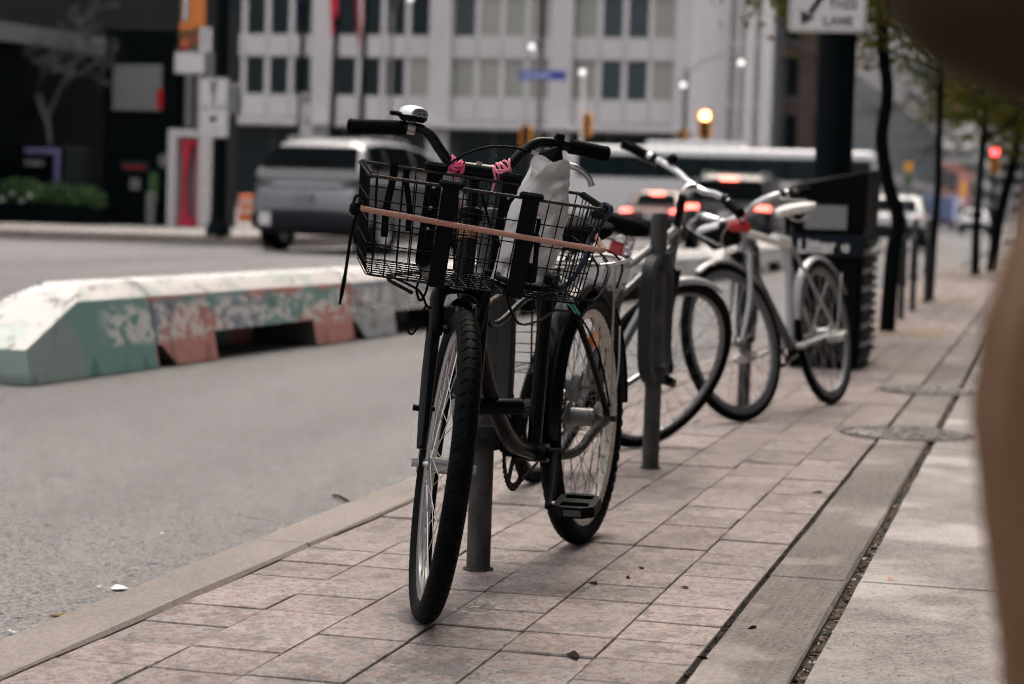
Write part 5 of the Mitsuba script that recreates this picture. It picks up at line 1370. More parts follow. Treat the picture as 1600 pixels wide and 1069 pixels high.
sign('far_sign', 'pale double sign on a thin pole behind the silver car', (-16.0, 44.0, 2.72), 0.28, 0.95, [('red_mark', shapely.box(-0.1, 0.25, 0.1, 0.42), 'm_signedge'), ('arrow', P_([(-0.06, -0.18), (0.06, -0.10), (0.06, -0.22)]), 'm_signink')])
solo('thin_pole', tube([(-15.95, 44.06, 0.2), (-15.93, 44.06, 3.3)], 0.035, 8), 'm_trimgrey', 'thin grey pole behind the silver car carrying a pale double sign', 'pole')
solo('pole_box', rbox((-12.80, yp - 0.02, 2.42), (0.22, 0.18, 0.5), 0.03), 'm_trimgrey', 'grey box strapped to the right of the far kerb pole', 'box')
t = Thing('construction_drum', 'orange and white construction drum beside the silver car', 'traffic drum', M=trans(-20.6, 52.2, 0.24) @ np.diag([0.8, 0.8, 0.68, 1]))
t.part('body', lathe([(0, 0), (0.27, 0), (0.27, 0.12), (0.25, 0.14), (0.25, 0.98), (0.2, 1.02), (0, 1.02)], 24), 'm_drum', 40)
for z in (0.30, 0.66):
    t.part('white_band', lathe([(0.253, z), (0.253, z + 0.16)], 24), 'm_signwhite', 40)
t.part('base', lathe([(0, -0.05), (0.33, -0.05), (0.33, 0.03), (0.27, 0.05)], 24), 'm_rubber', 40)

# ------------------------------------------------------------------ vehicles
def tread_wheel(t, x, y, z, r, w=0.22):
    g = t.group('wheel')
    A = mat((x, y, z), (0, 1, 0), (0, 0, 1), (1, 0, 0))
    t.part('tyre', lathe([(r * 0.62, -w / 2), (r * 0.92, -w / 2), (r, -w * 0.36), (r, w * 0.36), (r * 0.92, w / 2), (r * 0.62, w / 2)], 32, A), 'm_rubber', 40, under=g)
    t.part('rim', lathe([(0, -w * 0.40), (r * 0.2, -w * 0.42), (r * 0.60, -w * 0.38), (r * 0.63, -w * 0.5), (r * 0.63, w * 0.5), (r * 0.60, w * 0.38), (r * 0.2, w * 0.42), (0, w * 0.40)], 20, A), 'm_alu', 40, under=g)

def shell(sections, n=28, e=3.6, taper=0.0, zr=(0, 1)):
    """A closed body lofted along y from (y, half width, z low, z high, crown) superellipse sections."""
    v = []
    for y, w, z0, z1 in sections:
        for k in range(n):
            a = 2 * math.pi * k / n
            c, s = math.cos(a), math.sin(a)
            z = (z0 + z1) / 2 + (z1 - z0) / 2 * np.sign(s) * abs(s) ** (2 / e)
            v.append((w * np.sign(c) * abs(c) ** (2 / e) * (1 - taper * np.clip((z - zr[0]) / (zr[1] - zr[0]), 0, 1)), y, z))
    m = len(sections)
    i, j = np.meshgrid(np.arange(m - 1), np.arange(n), indexing='ij')
    q = np.stack([i * n + j, i * n + (j + 1) % n, (i + 1) * n + (j + 1) % n, (i + 1) * n + j], -1).reshape(-1, 4)
    f = np.vstack([q[:, [0, 1, 2]], q[:, [0, 2, 3]]])
    caps = [[0, k + 1, k] for k in range(1, n - 1)] + [[(m - 1) * n, (m - 1) * n + k, (m - 1) * n + k + 1] for k in range(1, n - 1)]
    mm = trimesh.Trimesh(np.array(v), np.vstack([f, caps]), process=False)
    mm.fix_normals()
    return mm

def car(lab, x, y, yaw, body, roof, L=4.7, Wd=1.9, H=1.75, zg=0.0, cat_='car', lights=True, plate='m_signwhite', suv=True, grp=None):
    """Rear at local y=0 towards the camera, nose at y=L."""
    t = Thing('car' if cat_ == 'car' else cat_, lab, cat_, grp, M=mat((x, y, zg)) @ rot((0, 0, 1), yaw))
    w = Wd / 2
    s = H / 1.75
    belt = 1.21 * s if suv and not lights else 1.08 * s
    t.part('body', shell([(0.02, w * 0.86, 0.42, 0.95 * s), (0.10, w * 0.955, 0.34, 1.06 * s), (0.45, w, 0.26, belt + 0.02), (L * 0.5, w, 0.24, belt), (L * 0.74, w, 0.25, belt - 0.03), (L * 0.9, w * 0.95, 0.27, 0.92 * s), (L * 0.985, w * 0.80, 0.34, 0.80 * s), (L, w * 0.6, 0.42, 0.70 * s)], e=5.0), body, 40)
    if suv:
        gh = [(0.14, w * 0.93, belt - 0.12, belt + 0.04), (0.42, w * 0.935, belt - 0.1, H - 0.20), (0.60, w * 0.93, belt - 0.1, H - 0.04), (1.2, w * 0.94, belt - 0.1, H), (2.0, w * 0.94, belt - 0.1, H - 0.01), (2.9, w * 0.94, belt - 0.1, H - 0.12), (3.75, w * 0.92, belt - 0.12, belt + 0.03)]
    else:
        gh = [(0.65, w * 0.9, belt - 0.12, belt + 0.05), (1.15, w * 0.9, belt - 0.1, H - 0.10), (1.7, w * 0.9, belt - 0.1, H), (2.5, w * 0.9, belt - 0.1, H - 0.02), (3.6, w * 0.9, belt - 0.12, belt + 0.03)]
    k = L / 4.7
    gh = [(a * k, b, c, d) for a, b, c, d in gh]
    t.part('roof', shell(gh, e=5.5, taper=0.20, zr=(belt, H)), roof, 40)
    # glass
    y0, y1 = gh[0][0], gh[1][0]
    if suv:
        rw = [(-w * 0.84, 0.16, belt + 0.05), (w * 0.84, 0.16, belt + 0.05), (w * 0.70, 0.40, H - 0.18), (-w * 0.70, 0.40, H - 0.18)]
    else:
        rw = [(-w * 0.66, 0.72 * k, belt + 0.07), (w * 0.66, 0.72 * k, belt + 0.07), (w * 0.58, 1.12 * k, H - 0.14), (-w * 0.58, 1.12 * k, H - 0.14)]
    rw = np.array(rw)
    t.part('rear_window', hull(np.vstack([rw + V(0, -0.03, 0.02), rw + V(0, 0.20, 0)])), 'm_carglass', False)
    for sgn in (-1, 1):
        a0 = 0.50 if suv else 1.15 * k
        for (p0, p1, q0, q1) in ([(a0, a0 + 0.55 * k, a0 + 0.10, a0 + 0.55 * k), (a0 + 0.62 * k, a0 + 1.55 * k, a0 + 0.62 * k, a0 + 1.5 * k), (a0 + 1.62 * k, a0 + 2.6 * k, a0 + 1.62 * k, a0 + 2.05 * k)] if suv else [(a0, a0 + 1.0, a0 + 0.25, a0 + 1.0), (a0 + 1.06, a0 + 1.95, a0 + 1.06, a0 + 1.6)]):
            zt = lambda yy: float(np.interp(yy, [g_[0] for g_ in gh], [g_[3] for g_ in gh])) - 0.09
            wx = lambda z: w * 0.94 * (1 - 0.20 * (z - belt) / (H - belt))
            pts = [(sgn * wx(belt + 0.05), p0, belt + 0.05), (sgn * wx(belt + 0.05), p1, belt + 0.05), (sgn * wx(zt(q1)), q1, max(zt(q1), belt + 0.08)), (sgn * wx(zt(q0)), q0, max(zt(q0), belt + 0.08))]
            pts = np.array(pts)
            t.part('side_window', hull(np.vstack([pts + V(sgn * 0.008, 0, 0), pts - V(sgn * 0.10, 0, 0)])), 'm_carglass', False)
        for yy in (0.82 * k, L - 0.85 * k):
            tread_wheel(t, sgn * (w - 0.12), yy, 0.355, 0.355)
            t.part('wheel_arch', lathe([(0.37, -0.03), (0.43, -0.02), (0.43, 0.02), (0.37, 0.03)], 28, mat((sgn * (w - 0.015), yy, 0.355), (0, 1, 0), (0, 0, 1), (1, 0, 0))), 'm_bumper', 40)
        t.part('side_mirror', ballhull([(sgn * (w + 0.03), L * 0.66, belt + 0.06), (sgn * (w + 0.12), L * 0.66, belt + 0.06)], [0.06, 0.08]), body, 50)
        t.part('door_handle', rbox((sgn * (w + 0.005), L * 0.52, belt - 0.13), (0.03, 0.2, 0.035), 0.01), body)
        t.part('roof_rail', tube(curve([(sgn * w * 0.64, 0.65, H - 0.03), (sgn * w * 0.64, 0.9, H + 0.005), (sgn * w * 0.64, 2.0, H + 0.01), (sgn * w * 0.64, 2.4, H - 0.03)]), 0.016, 6), 'm_alu', 50) if suv else None
    t.part('rear_bumper', shell([(-0.04, w * 0.80, 0.36, 0.60), (0.0, w * 0.93, 0.30, 0.66), (0.25, w * 1.005, 0.27, 0.67)], e=4), 'm_bumper', 40)
    t.part('number_plate', rbox((0, -0.005, 0.82 * s), (0.32, 0.035, 0.15), 0.008), plate, False)
    t.part('tailgate_strip', rbox((0, 0.045, 0.98 * s), (w * 1.2, 0.05, 0.04), 0.012), 'm_bumper')
    t.part('rear_wiper', rod((-0.02, 0.145, belt + 0.12), (0.30, 0.19, belt + 0.2), 0.012, 6), 'm_plastic') if suv else None
    for sgn in (-1, 1):
        m = ballhull([(sgn * w * 0.66, 0.085, 0.985 * s), (sgn * w * 0.90, 0.13, 0.985 * s)], [0.05, 0.05])
        if lights: lamp(t, 'tail_light', m, (1.0, 0.09, 0.06), 1.5)
        else: t.part('tail_light', m, 'm_cardark' if suv else 'm_redplastic', 50)
    if lights:
        lamp(t, 'brake_light', rbox((0, 0.26 if suv else 1.06 * k, H - 0.13), (0.36, 0.07, 0.06), 0.02), (1.0, 0.11, 0.07), 1.3)
    return t

SUV = car('silver grey sport utility car seen from behind on the road at the left', -11.02, 30.25, -7.5, 'm_carsilver', 'm_carroof', L=4.9, Wd=1.92, H=1.78, zg=0.05, lights=False, plate='m_trimgrey')
SUV.part('sticker', rbox((-0.62, -0.06, 0.50), (0.20, 0.03, 0.20), 0.01), 'm_signwhite', False)
car('dark red car with lit brake lights in the queue ahead of the bus', -10.9, 58.0, 0.0, 'm_carred', 'm_carred', L=4.6, Wd=1.8, H=1.45, suv=False)
car('dark grey car with lit brake lights, its back window glowing above the bicycles', -6.5, 43.0, 0.0, 'm_cardark', 'm_cardark', L=4.6, Wd=1.86, H=1.68)
car('white car beyond the litter bin, partly hidden by the tree trunk', -4.35, 60.0, 0.0, 'm_carwhite', 'm_carwhite', L=4.5, Wd=1.8, H=1.5, suv=False, lights=False)
car('white car parked far down the street at the right', -4.6, 128.0, 0.0, 'm_carwhite', 'm_carwhite', L=4.5, Wd=1.8, H=1.5, suv=False, lights=False)

t = Thing('bus', 'long white city bus with a dark window band crossing the junction', 'bus')
yb, x0, x1 = 73.9, -17.0, -5.95
body = shell([(-(x1 - x0), 1.22, 0.42, 3.05), (-(x1 - x0) + 0.12, 1.28, 0.34, 3.12), (-0.4, 1.28, 0.34, 3.12), (-0.1, 1.22, 0.36, 3.02), (0, 1.05, 0.45, 2.7)], n=40, e=9)
Mb = mat((x1, yb + 1.3, 0), (0, 1, 0), (1, 0, 0), (0, 0, 1))
t.part('body', xf(body, Mb), 'm_carwhite', 40)
for k in range(7):
    a = x0 + 0.5 + k * 1.48
    t.part('window', rbox((a + 0.72, yb - 0.005, 2.39), (1.40, 0.05, 0.70), 0.02), 'm_glassdark', False)
t.part('window_band', b2((x0 + 0.4, yb - 0.012, 2.0), (x1 - 0.25, yb + 0.05, 2.78)), 'm_shopblack', False)
t.part('front_window', rbox((x1 - 0.07, yb + 1.3, 2.0), (0.12, 2.1, 1.4), 0.04), 'm_glassdark', False)
t.part('skirt', b2((x0 + 0.15, yb + 0.005, 0.34), (x1 - 0.2, yb + 0.07, 0.62)), 'm_trimgrey', False)
t.part('roof_unit', rbox((-12.5, yb + 1.3, 3.2), (3.4, 1.8, 0.26), 0.08), 'm_carwhite')
for xx in (x0 + 2.6, x1 - 2.6):
    tread_wheel(t, 0, 0, 0, 0.48, 0.3) if False else None
    g = t.group('wheel')
    A = mat((xx, yb + 0.16, 0.48), (1, 0, 0), (0, 0, -1), (0, 1, 0))
    t.part('tyre', lathe([(0.28, -0.15), (0.45, -0.15), (0.48, -0.1), (0.48, 0.1), (0.45, 0.15), (0.28, 0.15)], 28, A), 'm_rubber', 40, under=g)
    t.part('rim', lathe([(0, -0.10), (0.27, -0.12), (0.285, -0.16), (0.285, 0.1), (0, 0.1)], 20, A), 'm_alu', 40, under=g)
t = Thing('truck', 'blue delivery truck far down the street between the tree trunks', 'truck')
t.part('cargo_box', rbox((-8.65, 168, 1.65), (2.4, 6.0, 1.9), 0.08), 'm_bluepale', False)
t.part('rear_door', rbox((-8.65, 164.95, 1.7), (2.1, 0.06, 1.6), 0.03), 'm_bluedull', False)
t.part('chassis', rbox((-8.65, 168, 0.55), (2.2, 6.4, 0.3), 0.05), 'm_cardark', False)
t.part('cab', rbox((-8.65, 172.3, 1.35), (2.3, 1.9, 1.7), 0.2), 'm_carwhite')
for s in (-1, 1):
    tread_wheel(t, -8.65 + s * 0.95, 166.2, 0.42, 0.42); tread_wheel(t, -8.65 + s * 0.95, 172.0, 0.42, 0.42)
    t.part('tail_light', rbox((-8.65 + s * 0.95, 164.8, 0.62), (0.2, 0.06, 0.12), 0.02), 'm_redplastic', False)

# ------------------------------------------------------------------ signals, lamps, flags beyond the junction
def signal(lab, x, z, lit=None, y=90.0, yaw=0, w=0.36, h=1.08, pole=None):
    t = Thing('traffic_signal', lab, 'traffic signal', M=trans(x, y, z) @ rot((0, 0, 1), yaw))
    t.part('housing', rbox((0, 0, 0), (w, 0.2, h), 0.03), 'm_yellow')
    for k in range(3):
        zz = (1 - k) * h * 0.32
        m = ball((0, -0.10, zz), w * 0.36, (1, 0.25, 1), 2)
        if lit and lit[0] == k:
            lamp(t, 'lens', m, lit[1], lit[2])
        else:
            t.part('lens', m, 'm_signink')
        t.part('visor', lathe([(w * 0.40, 0.0), (w * 0.42, 0.16)], 18, mat((0, -0.10, zz), (1, 0, 0), (0, 0, 1), (0, -1, 0))), 'm_yellow')
    return t
signal('yellow traffic signal with a glowing amber lamp above the bus roof', -14.65, 4.56, (0, (1.0, 0.42, 0.13), 1.7), w=0.55, h=1.15)
signal('yellow traffic signal beside the thin pole with the blue street sign', -22.53, 3.85, w=0.55, h=1.0)
signal('slim yellow traffic signal between the two handlebars', -19.80, 4.45, w=0.38, h=1.0)
signal('slim yellow traffic signal just left of the glowing one', -15.6, 3.95, w=0.34, h=0.8)
signal('traffic signal with a glowing red lamp at the far right', -2.5, 3.35, (0, (1.0, 0.035, 0.06), 1.2), w=0.4, h=1.05)
sign('yellow_panel', 'yellow panel low behind the bus roof', (-17.8, 95, 3.55), 1.25, 0.35, [('border', shapely.box(-0.6, -0.15, 0.6, 0.15).difference(shapely.box(-0.57, -0.12, 0.57, 0.12)), 'm_yellow')], edge='m_yellow')
solo('signal_pole', tube([(-14.65, 90.15, 0), (-14.65, 90.15, 4.0)], 0.09, 10), 'm_pole', 'dark pole under the glowing amber traffic signal', 'pole')
solo('signal_pole', tube([(-2.5, 90.15, 0), (-2.5, 90.15, 4.0)], 0.10, 10), 'm_pole', 'dark pole under the glowing red traffic signal', 'pole')
solo('signal_pole', tube([(-15.6, 90.15, 0), (-15.6, 90.15, 7.0)], 0.07, 10), 'm_polebrown', 'thin grey pole rising beside the white finned tower', 'pole')
def street_lamp(lab, x, z, px, arm=True, y=90.0, ma='m_polebrown', r=0.07):
    t = Thing('street_lamp', lab, 'street lamp')
    if arm:
        t.part('pole', tube([(px, y, 0), (px, y, z - 0.5)], [r * 1.3, r], 10), ma, 50)
        t.part('arm', tube(curve([(px, y, z - 0.55), (px + (x - px) * 0.3, y, z + 0.05), (px + (x - px) * 0.7, y, z + 0.28), (x, y, z + 0.14)]), 0.035, 8), ma, 50)
    else:
        t.part('pole', tube([(px, y, 0), (px, y, z)], [r * 1.3, r], 10), ma, 50)
    t.part('head', ballhull([(x - 0.2, y, z + 0.1), (x + 0.2, y, z + 0.1)], [0.07, 0.08]), 'm_trimgrey', 50)
    lamp(t, 'lens', ball((x, y - 0.02, z), 0.15, (1, 1, 0.75), 1), (1.0, 0.95, 0.93), 0.2)
street_lamp('street lamp with a long curved arm in front of the finned tower', -13.2, 7.22, -15.5)
street_lamp('street lamp beside the dark pole with the blue sign', -22.4, 7.80, -22.0)
street_lamp('street lamp on a pale pole between the two handlebars', -20.1, 6.72, -20.05, arm=False, ma='m_fin')
street_lamp('small street lamp left of the curved lamp arm', -15.65, 6.24, -15.6, arm=False)
street_lamp('street lamp at the top edge of the picture above the car', -28.0, 9.85, -28.8)
solo('sign_pole_dark', tube([(-22.0, 90.1, 0), (-22.0, 90.1, 10.5)], 0.11, 10), 'm_pole', 'dark pole carrying the blue street sign', 'pole')
sign('street_sign', 'blue street name sign on a dark pole in front of the office building', (-21.85, 89.9, 6.56), 2.1, 0.40, [('pale_lettering_band', shapely.box(-0.9, -0.10, 0.35, 0.10), 'm_bluepale')], edge='m_blue')
def flag(lab, x0, z0, x1, z1, cols, y=90.0, fx=0.55):
    t = Thing('flagpole', lab, 'flagpole')
    t.part('pole', tube([(x0, y, 0), (x1, y, z1 + 6)], [0.15, 0.10], 10), 'm_pole', 50)
    t.part('base', lathe([(0, 0), (0.28, 0), (0.26, 0.3), (0.16, 0.5)], 16, trans(x0, y, 0)), 'm_pole')
    if cols:
        n, m = 12, 16
        v = []
        for i in range(n):
            for j in range(m):
                u, w = i / (n - 1), j / (m - 1)
                v.append((x1 - 0.05 - fx * u * (0.45 + 0.55 * (1 - w)), y - 0.1 + 0.12 * math.sin(u * 9 + w * 2), z1 + 3.0 - 2.6 * w - 0.9 * u * w - 0.5 * u))
        i, j = np.meshgrid(np.arange(n - 1), np.arange(m - 1), indexing='ij')
        qd = np.stack([i * m + j, (i + 1) * m + j, (i + 1) * m + j + 1, i * m + j + 1], -1).reshape(-1, 4)
        for k, c in enumerate(cols):
            sel = (qd[:, 0] // m) * len(cols) // (n - 1) == k
            t.part('flag_stripe' if len(cols) > 1 else 'flag', trimesh.Trimesh(v, np.vstack([qd[sel][:, [0, 1, 2]], qd[sel][:, [0, 2, 3]]]), process=False), c, True)
flag('dark flagpole left of the red flag, its flag above the picture', -33.1, 0, -32.9, 9.5, ['m_navy'])
flag('flagpole with a hanging plain red flag in front of the office building', -31.6, 0, -31.25, 9.0, ['m_red'])
flag('flagpole with a hanging red and white striped flag in front of the office building', -30.15, 0, -30.0, 8.6, ['m_redplastic', 'm_signwhite', 'm_redplastic', 'm_signwhite', 'm_redplastic'])
# small colourful signs far down the street
sign('shop_sign', 'small round orange sign far down the street', (-4.0, 60, 2.28), 0.26, 0.26, [('face', shapely.Point(0, 0).buffer(0.10), 'm_yellow')], edge='m_yellow')
sign('shop_sign', 'small green sign under the orange one far down the street', (-4.0, 60, 1.90), 0.22, 0.26, [('face', shapely.box(-0.08, -0.08, 0.08, 0.08), 'm_leafgreen')], edge='m_leafgreen')
solo('thin_sign_pole', tube([(-4.0, 60.05, 0), (-4.0, 60.05, 2.5)], 0.03, 8), 'm_trimgrey', 'thin grey pole under the orange and green signs', 'pole')
sign('shop_sign', 'pink and yellow lit shop sign far down the street', (-5.3, 128, 2.6), 0.7, 2.0, [('yellow_field', shapely.box(-0.15, -0.4, 0.2, 0.5), 'm_yellow'), ('pale_field', shapely.box(-0.3, -0.9, 0.1, -0.45), 'm_signwhite')], edge='m_pinkdull')
sign('shop_sign', 'white hoarding above the lit shop sign far down the street', (-6.2, 140, 5.8), 2.4, 2.6, [('grey_field', shapely.box(-1.1, -1.2, 1.1, -0.4), 'm_trimgrey')], edge='m_signwhite')
t = Thing('awning', 'dark green awning over the far shops', 'awning')
t.part('canvas', ext([(0, 0), (2.4, -1.0), (2.4, -1.3), (0, -0.2)], 5, mat((-8.4, 148, 8.6), (1, 0, 0), (0, 0, 1), (0, -1, 0))), 'm_leafgreen', False)
t.part('frame', b2((-8.4, 142.9, 7.0), (-8.2, 148.1, 8.7)), 'm_trimgrey', False)

# ------------------------------------------------------------------ litter bin and the thick pole with its lane sign
t = Thing('litter_bin', 'tall black litter bin with a sloping hood on the pavement', 'litter bin', M=trans(-1.44, 11.93, 0))
w, d = 0.42, 0.86
t.part('cabinet', rbox((w / 2, d / 2, 0.42), (w - 0.02, d - 0.02, 0.82), 0.02), 'm_binblack')
hood = hull([(0, 0, 0.80), (w, 0, 0.80), (0, d, 0.80), (w, d, 0.80), (-0.01, -0.01, 1.02), (w + 0.01, -0.01, 1.115), (-0.01, d + 0.01, 1.07), (w + 0.01, d + 0.01, 1.15)])
t.part('hood', hood, 'm_binblack', False)
t.part('door_panel', rbox((w / 2, -0.004, 0.28), (w - 0.06, 0.02, 0.48), 0.006), 'm_binblack')
t.part('label_band', rbox((w / 2, -0.012, 0.692), (w - 0.005, 0.024, 0.125), 0.006), 'm_binnavy')
t.part('lettering', xf(meshkit.text_mesh('Litter', 0.070, 0.003, bold=True), mat((0.048, -0.0245, 0.654), (0.91, 0, 0), (0, 0, 1), (0, -1, 0))), 'm_paper', False)
def recycle(R=0.029, wd=0.010):
    out = []
    for k in range(3):
        a = math.radians(90 + 120 * k)
        p = np.array([R * math.cos(a), R * math.sin(a)])
        b_ = math.radians(90 + 120 * (k + 1))
        q_ = np.array([R * math.cos(b_), R * math.sin(b_)])
        e = (q_ - p) / np.linalg.norm(q_ - p)
        nrm = np.array([e[1], -e[0]])
        s0, s1 = p + e * 0.012, q_ - e * 0.020
        body = shapely.LineString([s0, s1]).buffer(wd / 2, cap_style=2)
        head = shapely.Polygon([s1 + nrm * 0.0105, s1 - nrm * 0.0105, s1 + e * 0.0135])
        out.append(body.union(head))
    return out
for g in recycle():
    t.part('recycling_arrow', ext(g, 0.003, mat((0.318, -0.0245, 0.684), (1, 0, 0), (0, 0, 1), (0, -1, 0))), 'm_paper', False)
t.part('info_plate', rbox((w * 0.48, -0.010, 0.852), (0.235, 0.014, 0.135), 0.004), 'm_trimgrey')
t.part('info_mark', box((w * 0.48 - 0.07, -0.0145, 0.875), (0.06, 0.003, 0.03)), 'm_leaflitter', False)
for k in range(5):
    t.part('info_line', box((w * 0.48 + 0.02, -0.0145, 0.888 - k * 0.02), (0.12, 0.003, 0.006)), 'm_greywall', False)
for k in range(13):
    t.part('slat', rbox((w + 0.004, d / 2, 0.09 + k * 0.052), (0.024, d - 0.08, 0.034), 0.008), 'm_trimgrey' if k % 2 else 'm_darkwall')
t.part('plinth', b2((0.02, 0.02, 0), (w - 0.02, d - 0.02, 0.03)), 'm_shopblack', False)
t.part('ashtray', rbox((w + 0.03, 0.35, 0.66), (0.06, 0.12, 0.05), 0.015), 'm_alu')

solo('utility_pole', tube([(-1.335, 13.2, 0), (-1.36, 13.2, 6.5)], [0.118, 0.108], 24), 'm_pole', 'thick dark pole standing behind the litter bin, holding the lane sign', 'pole', smooth=50)
sw_, sh_ = 0.475, 0.46
letters = lambda txt, h, x, z: xf(meshkit.text_mesh(txt, h, 0.003, bold=True), trans(x, z, 0))
dg = unit(V(1, 1.45, 0))[:2]
shaft = shapely.LineString([(-0.105, -0.115), (-0.03, 0.0)]).buffer(0.017, cap_style=2)
headp = P_([(-0.155, -0.185), (-0.162, -0.095), (-0.075, -0.140)])
diamond = P_([(-0.10, 0.0), (-0.035, 0.075), (0.02, 0.16), (0.02, 0.02), (0.0, -0.01)])
t = sign('lane_sign', 'white lane sign with a black slanting arrow on the thick dark pole', (-1.395, 13.04, 2.205), sw_, sh_,
         [('arrow_shaft', shaft, 'm_signink'), ('arrow_head', headp, 'm_signink'), ('black_symbol', P_([(-0.14, 0.02), (-0.02, 0.02), (0.0, 0.06), (-0.05, 0.14), (-0.15, 0.10)]), 'm_signink'),
          ('lettering', letters('THIS', 0.052, 0.005, -0.085), 'm_signink'), ('lettering', letters('LANE', 0.052, -0.025, -0.185), 'm_signink'),
          ('border', shapely.box(-sw_ / 2 + 0.012, -sh_ / 2 + 0.012, sw_ / 2 - 0.012, sh_ / 2 - 0.012).buffer(0.004).difference(shapely.box(-sw_ / 2 + 0.018, -sh_ / 2 + 0.018, sw_ / 2 - 0.018, sh_ / 2 - 0.018)), 'm_signedge')])

# ------------------------------------------------------------------ street trees on the pavement
def street_tree(lab, trunk, r0, r1, crown, seed, n=3200, leaf=0.055, clump=46):
    t = Thing('street_tree', lab, 'tree')
    p = curve(trunk, 6)
    t.part('trunk', tube(p, np.linspace(r0, r1, len(p)), 12), 'm_bark', 50)
    q = np.random.default_rng(seed)
    out = []
    top = p[-1]
    for k in range(7):
        a = q.uniform(0, 2 * math.pi)
        branches(top - V(0, 0, 0.5 * q.random()), unit(V(math.cos(a), math.sin(a), q.uniform(0.1, 1.0))), crown[1][0] * q.uniform(0.45, 0.7), r1 * 0.55, 2, q, out, 0.6)
    t.part('limbs', cat(out), 'm_bark', 50, stuff=True)
    t.part('crown', leaves(crown[0], crown[1], n, leaf, seed, clump=clump), 'm_leaves', False)
    t.part('tree_pit', b2((trunk[0][0] - 0.45, trunk[0][1] - 0.6, -0.05), (trunk[0][0] + 0.45, trunk[0][1] + 0.6, 0.003)), 'm_mulch', False)
    return t
street_tree('crooked dark street tree right behind the litter bin, yellowing leaves above', [(-1.19, 16.2, 0), (-1.17, 16.2, 0.57), (-1.14, 16.2, 0.84), (-1.23, 16.2, 1.12), (-1.29, 16.2, 1.46), (-1.26, 16.2, 1.8), (-1.31, 16.2, 2.2), (-1.28, 16.2, 2.9)], 0.06, 0.040, ((-1.36, 16.2, 2.80), (0.98, 1.2, 0.66)), 31, n=5600, leaf=0.042, clump=52)
street_tree('thin straight street tree, second along the pavement past the litter bin', [(-1.235, 22.6, 0), (-1.22, 22.6, 0.6), (-1.195, 22.6, 1.2), (-1.21, 22.6, 2.0), (-1.2, 22.6, 2.9)], 0.045, 0.03, ((-1.1, 22.6, 3.3), (1.5, 1.4, 0.9)), 33, n=2600, leaf=0.055)
street_tree('forked dark street tree, third along the pavement', [(-1.16, 33.8, 0), (-1.17, 33.8, 0.8), (-1.15, 33.8, 1.6), (-1.1, 33.8, 2.6)], 0.07, 0.05, ((-0.8, 33.8, 3.05), (1.7, 1.6, 0.95)), 35, n=3000, leaf=0.07, clump=40)
street_tree('leaning brown street tree at the right edge, fourth along the pavement', [(-0.98, 36.6, 0), (-0.9, 36.6, 0.9), (-0.72, 36.6, 1.8), (-0.6, 36.6, 2.8)], 0.10, 0.07, ((-0.2, 36.6, 3.1), (1.7, 1.6, 1.0)), 37, n=2800, leaf=0.07, clump=40)
street_tree('farther leafy street tree at the end of the pavement', [(-0.6, 46, -0.1), (-0.6, 46, 1.5), (-0.55, 46, 3.0)], 0.10, 0.07, ((-0.3, 46, 3.9), (2.2, 2.0, 1.3)), 39, n=3800, leaf=0.09, clump=60)

# ------------------------------------------------------------------ unseen building added on the right of the pavement, out of frame, to darken that side
t = Thing('unseen_building', 'unseen dark building added along the right side of the pavement to shade it', 'building')
t.part('wall', b2((6.2, -45, -0.1), (20, 84, 26)), 'm_darkwall', False)
for k in range(21):
    y = -44 + k * 6.1
    t.part('shop_window', rbox((6.17, y + 2.9, 1.75), (0.16, 5.0, 3.0), 0.03), 'm_glassdark', False)
    t.part('pier', rbox((6.12, y, 2.0), (0.30, 0.9, 4.2), 0.03), 'm_greywall', False)
t.part('fascia', b2((5.95, -45, 4.1), (6.25, 84, 4.9)), 'm_greywall', False)
for z in (6.2, 10.0, 13.8, 17.6, 21.4):
    t.part('windows', cat([b2((6.1, y, z), (6.22, y + 1.6, z + 2.0)) for y in np.arange(-43, 82, 3.0)]), 'm_glassdark', False, stuff=True)
# ------------------------------------------------------------------ the passer-by at the right edge
def blob(chains, refine=0.02, smooth_n=6):
    """One continuous figure from chains of (x, y, z, radius) joints."""
    S = None
    for ch in chains:
        for a, b_ in zip(ch, ch[1:]):
            h = man(weld(ballhull([a[:3], b_[:3]], [a[3], b_[3]])))
            S = h if S is None else S + h
    m = unman(S.refine_to_length(refine))
    m = weld(m)
    trimesh.smoothing.filter_taubin(m, iterations=smooth_n)
    return m
PM = trans(0.214, 1.36, 0.0) @ rot((0, 0, 1), 8)
pt = Thing('person', 'person in a long tan coat standing close to the camera at the right edge', 'person', M=PM)
legs = []
for s in (-1, 1):
    legs.append([(s * 0.085, 0.0, 0.92, 0.095), (s * 0.09, 0.01, 0.50, 0.062), (s * 0.09, 0.04, 0.40, 0.055), (s * 0.09, 0.0, 0.10, 0.042)])
    legs.append([(s * 0.09, 0.0, 0.10, 0.042), (s * 0.095, -0.03, 0.04, 0.04), (s * 0.10, 0.15, 0.035, 0.034)])
torso = [[(0, 0, 0.95, 0.135), (0, 0.0, 1.15, 0.12), (0, 0, 1.32, 0.125), (0, 0, 1.44, 0.07), (0, 0.01, 1.50, 0.055)],
         [(-0.16, 0, 1.40, 0.06), (0.16, 0, 1.40, 0.06)], [(-0.09, 0, 0.95, 0.10), (0.09, 0, 0.95, 0.10)],
         [(0, 0.01, 1.50, 0.055), (0, 0.02, 1.60, 0.082), (0, 0.025, 1.66, 0.092)], [(0, 0.05, 1.56, 0.055), (0, 0.03, 1.64, 0.085)],
         [(0, 0.11, 1.61, 0.012), (0, 0.135, 1.595, 0.012)], [(-0.09, 0.02, 1.61, 0.016), (-0.09, 0.015, 1.64, 0.018)], [(0.09, 0.02, 1.61, 0.016), (0.09, 0.015, 1.64, 0.018)]]
arms = []
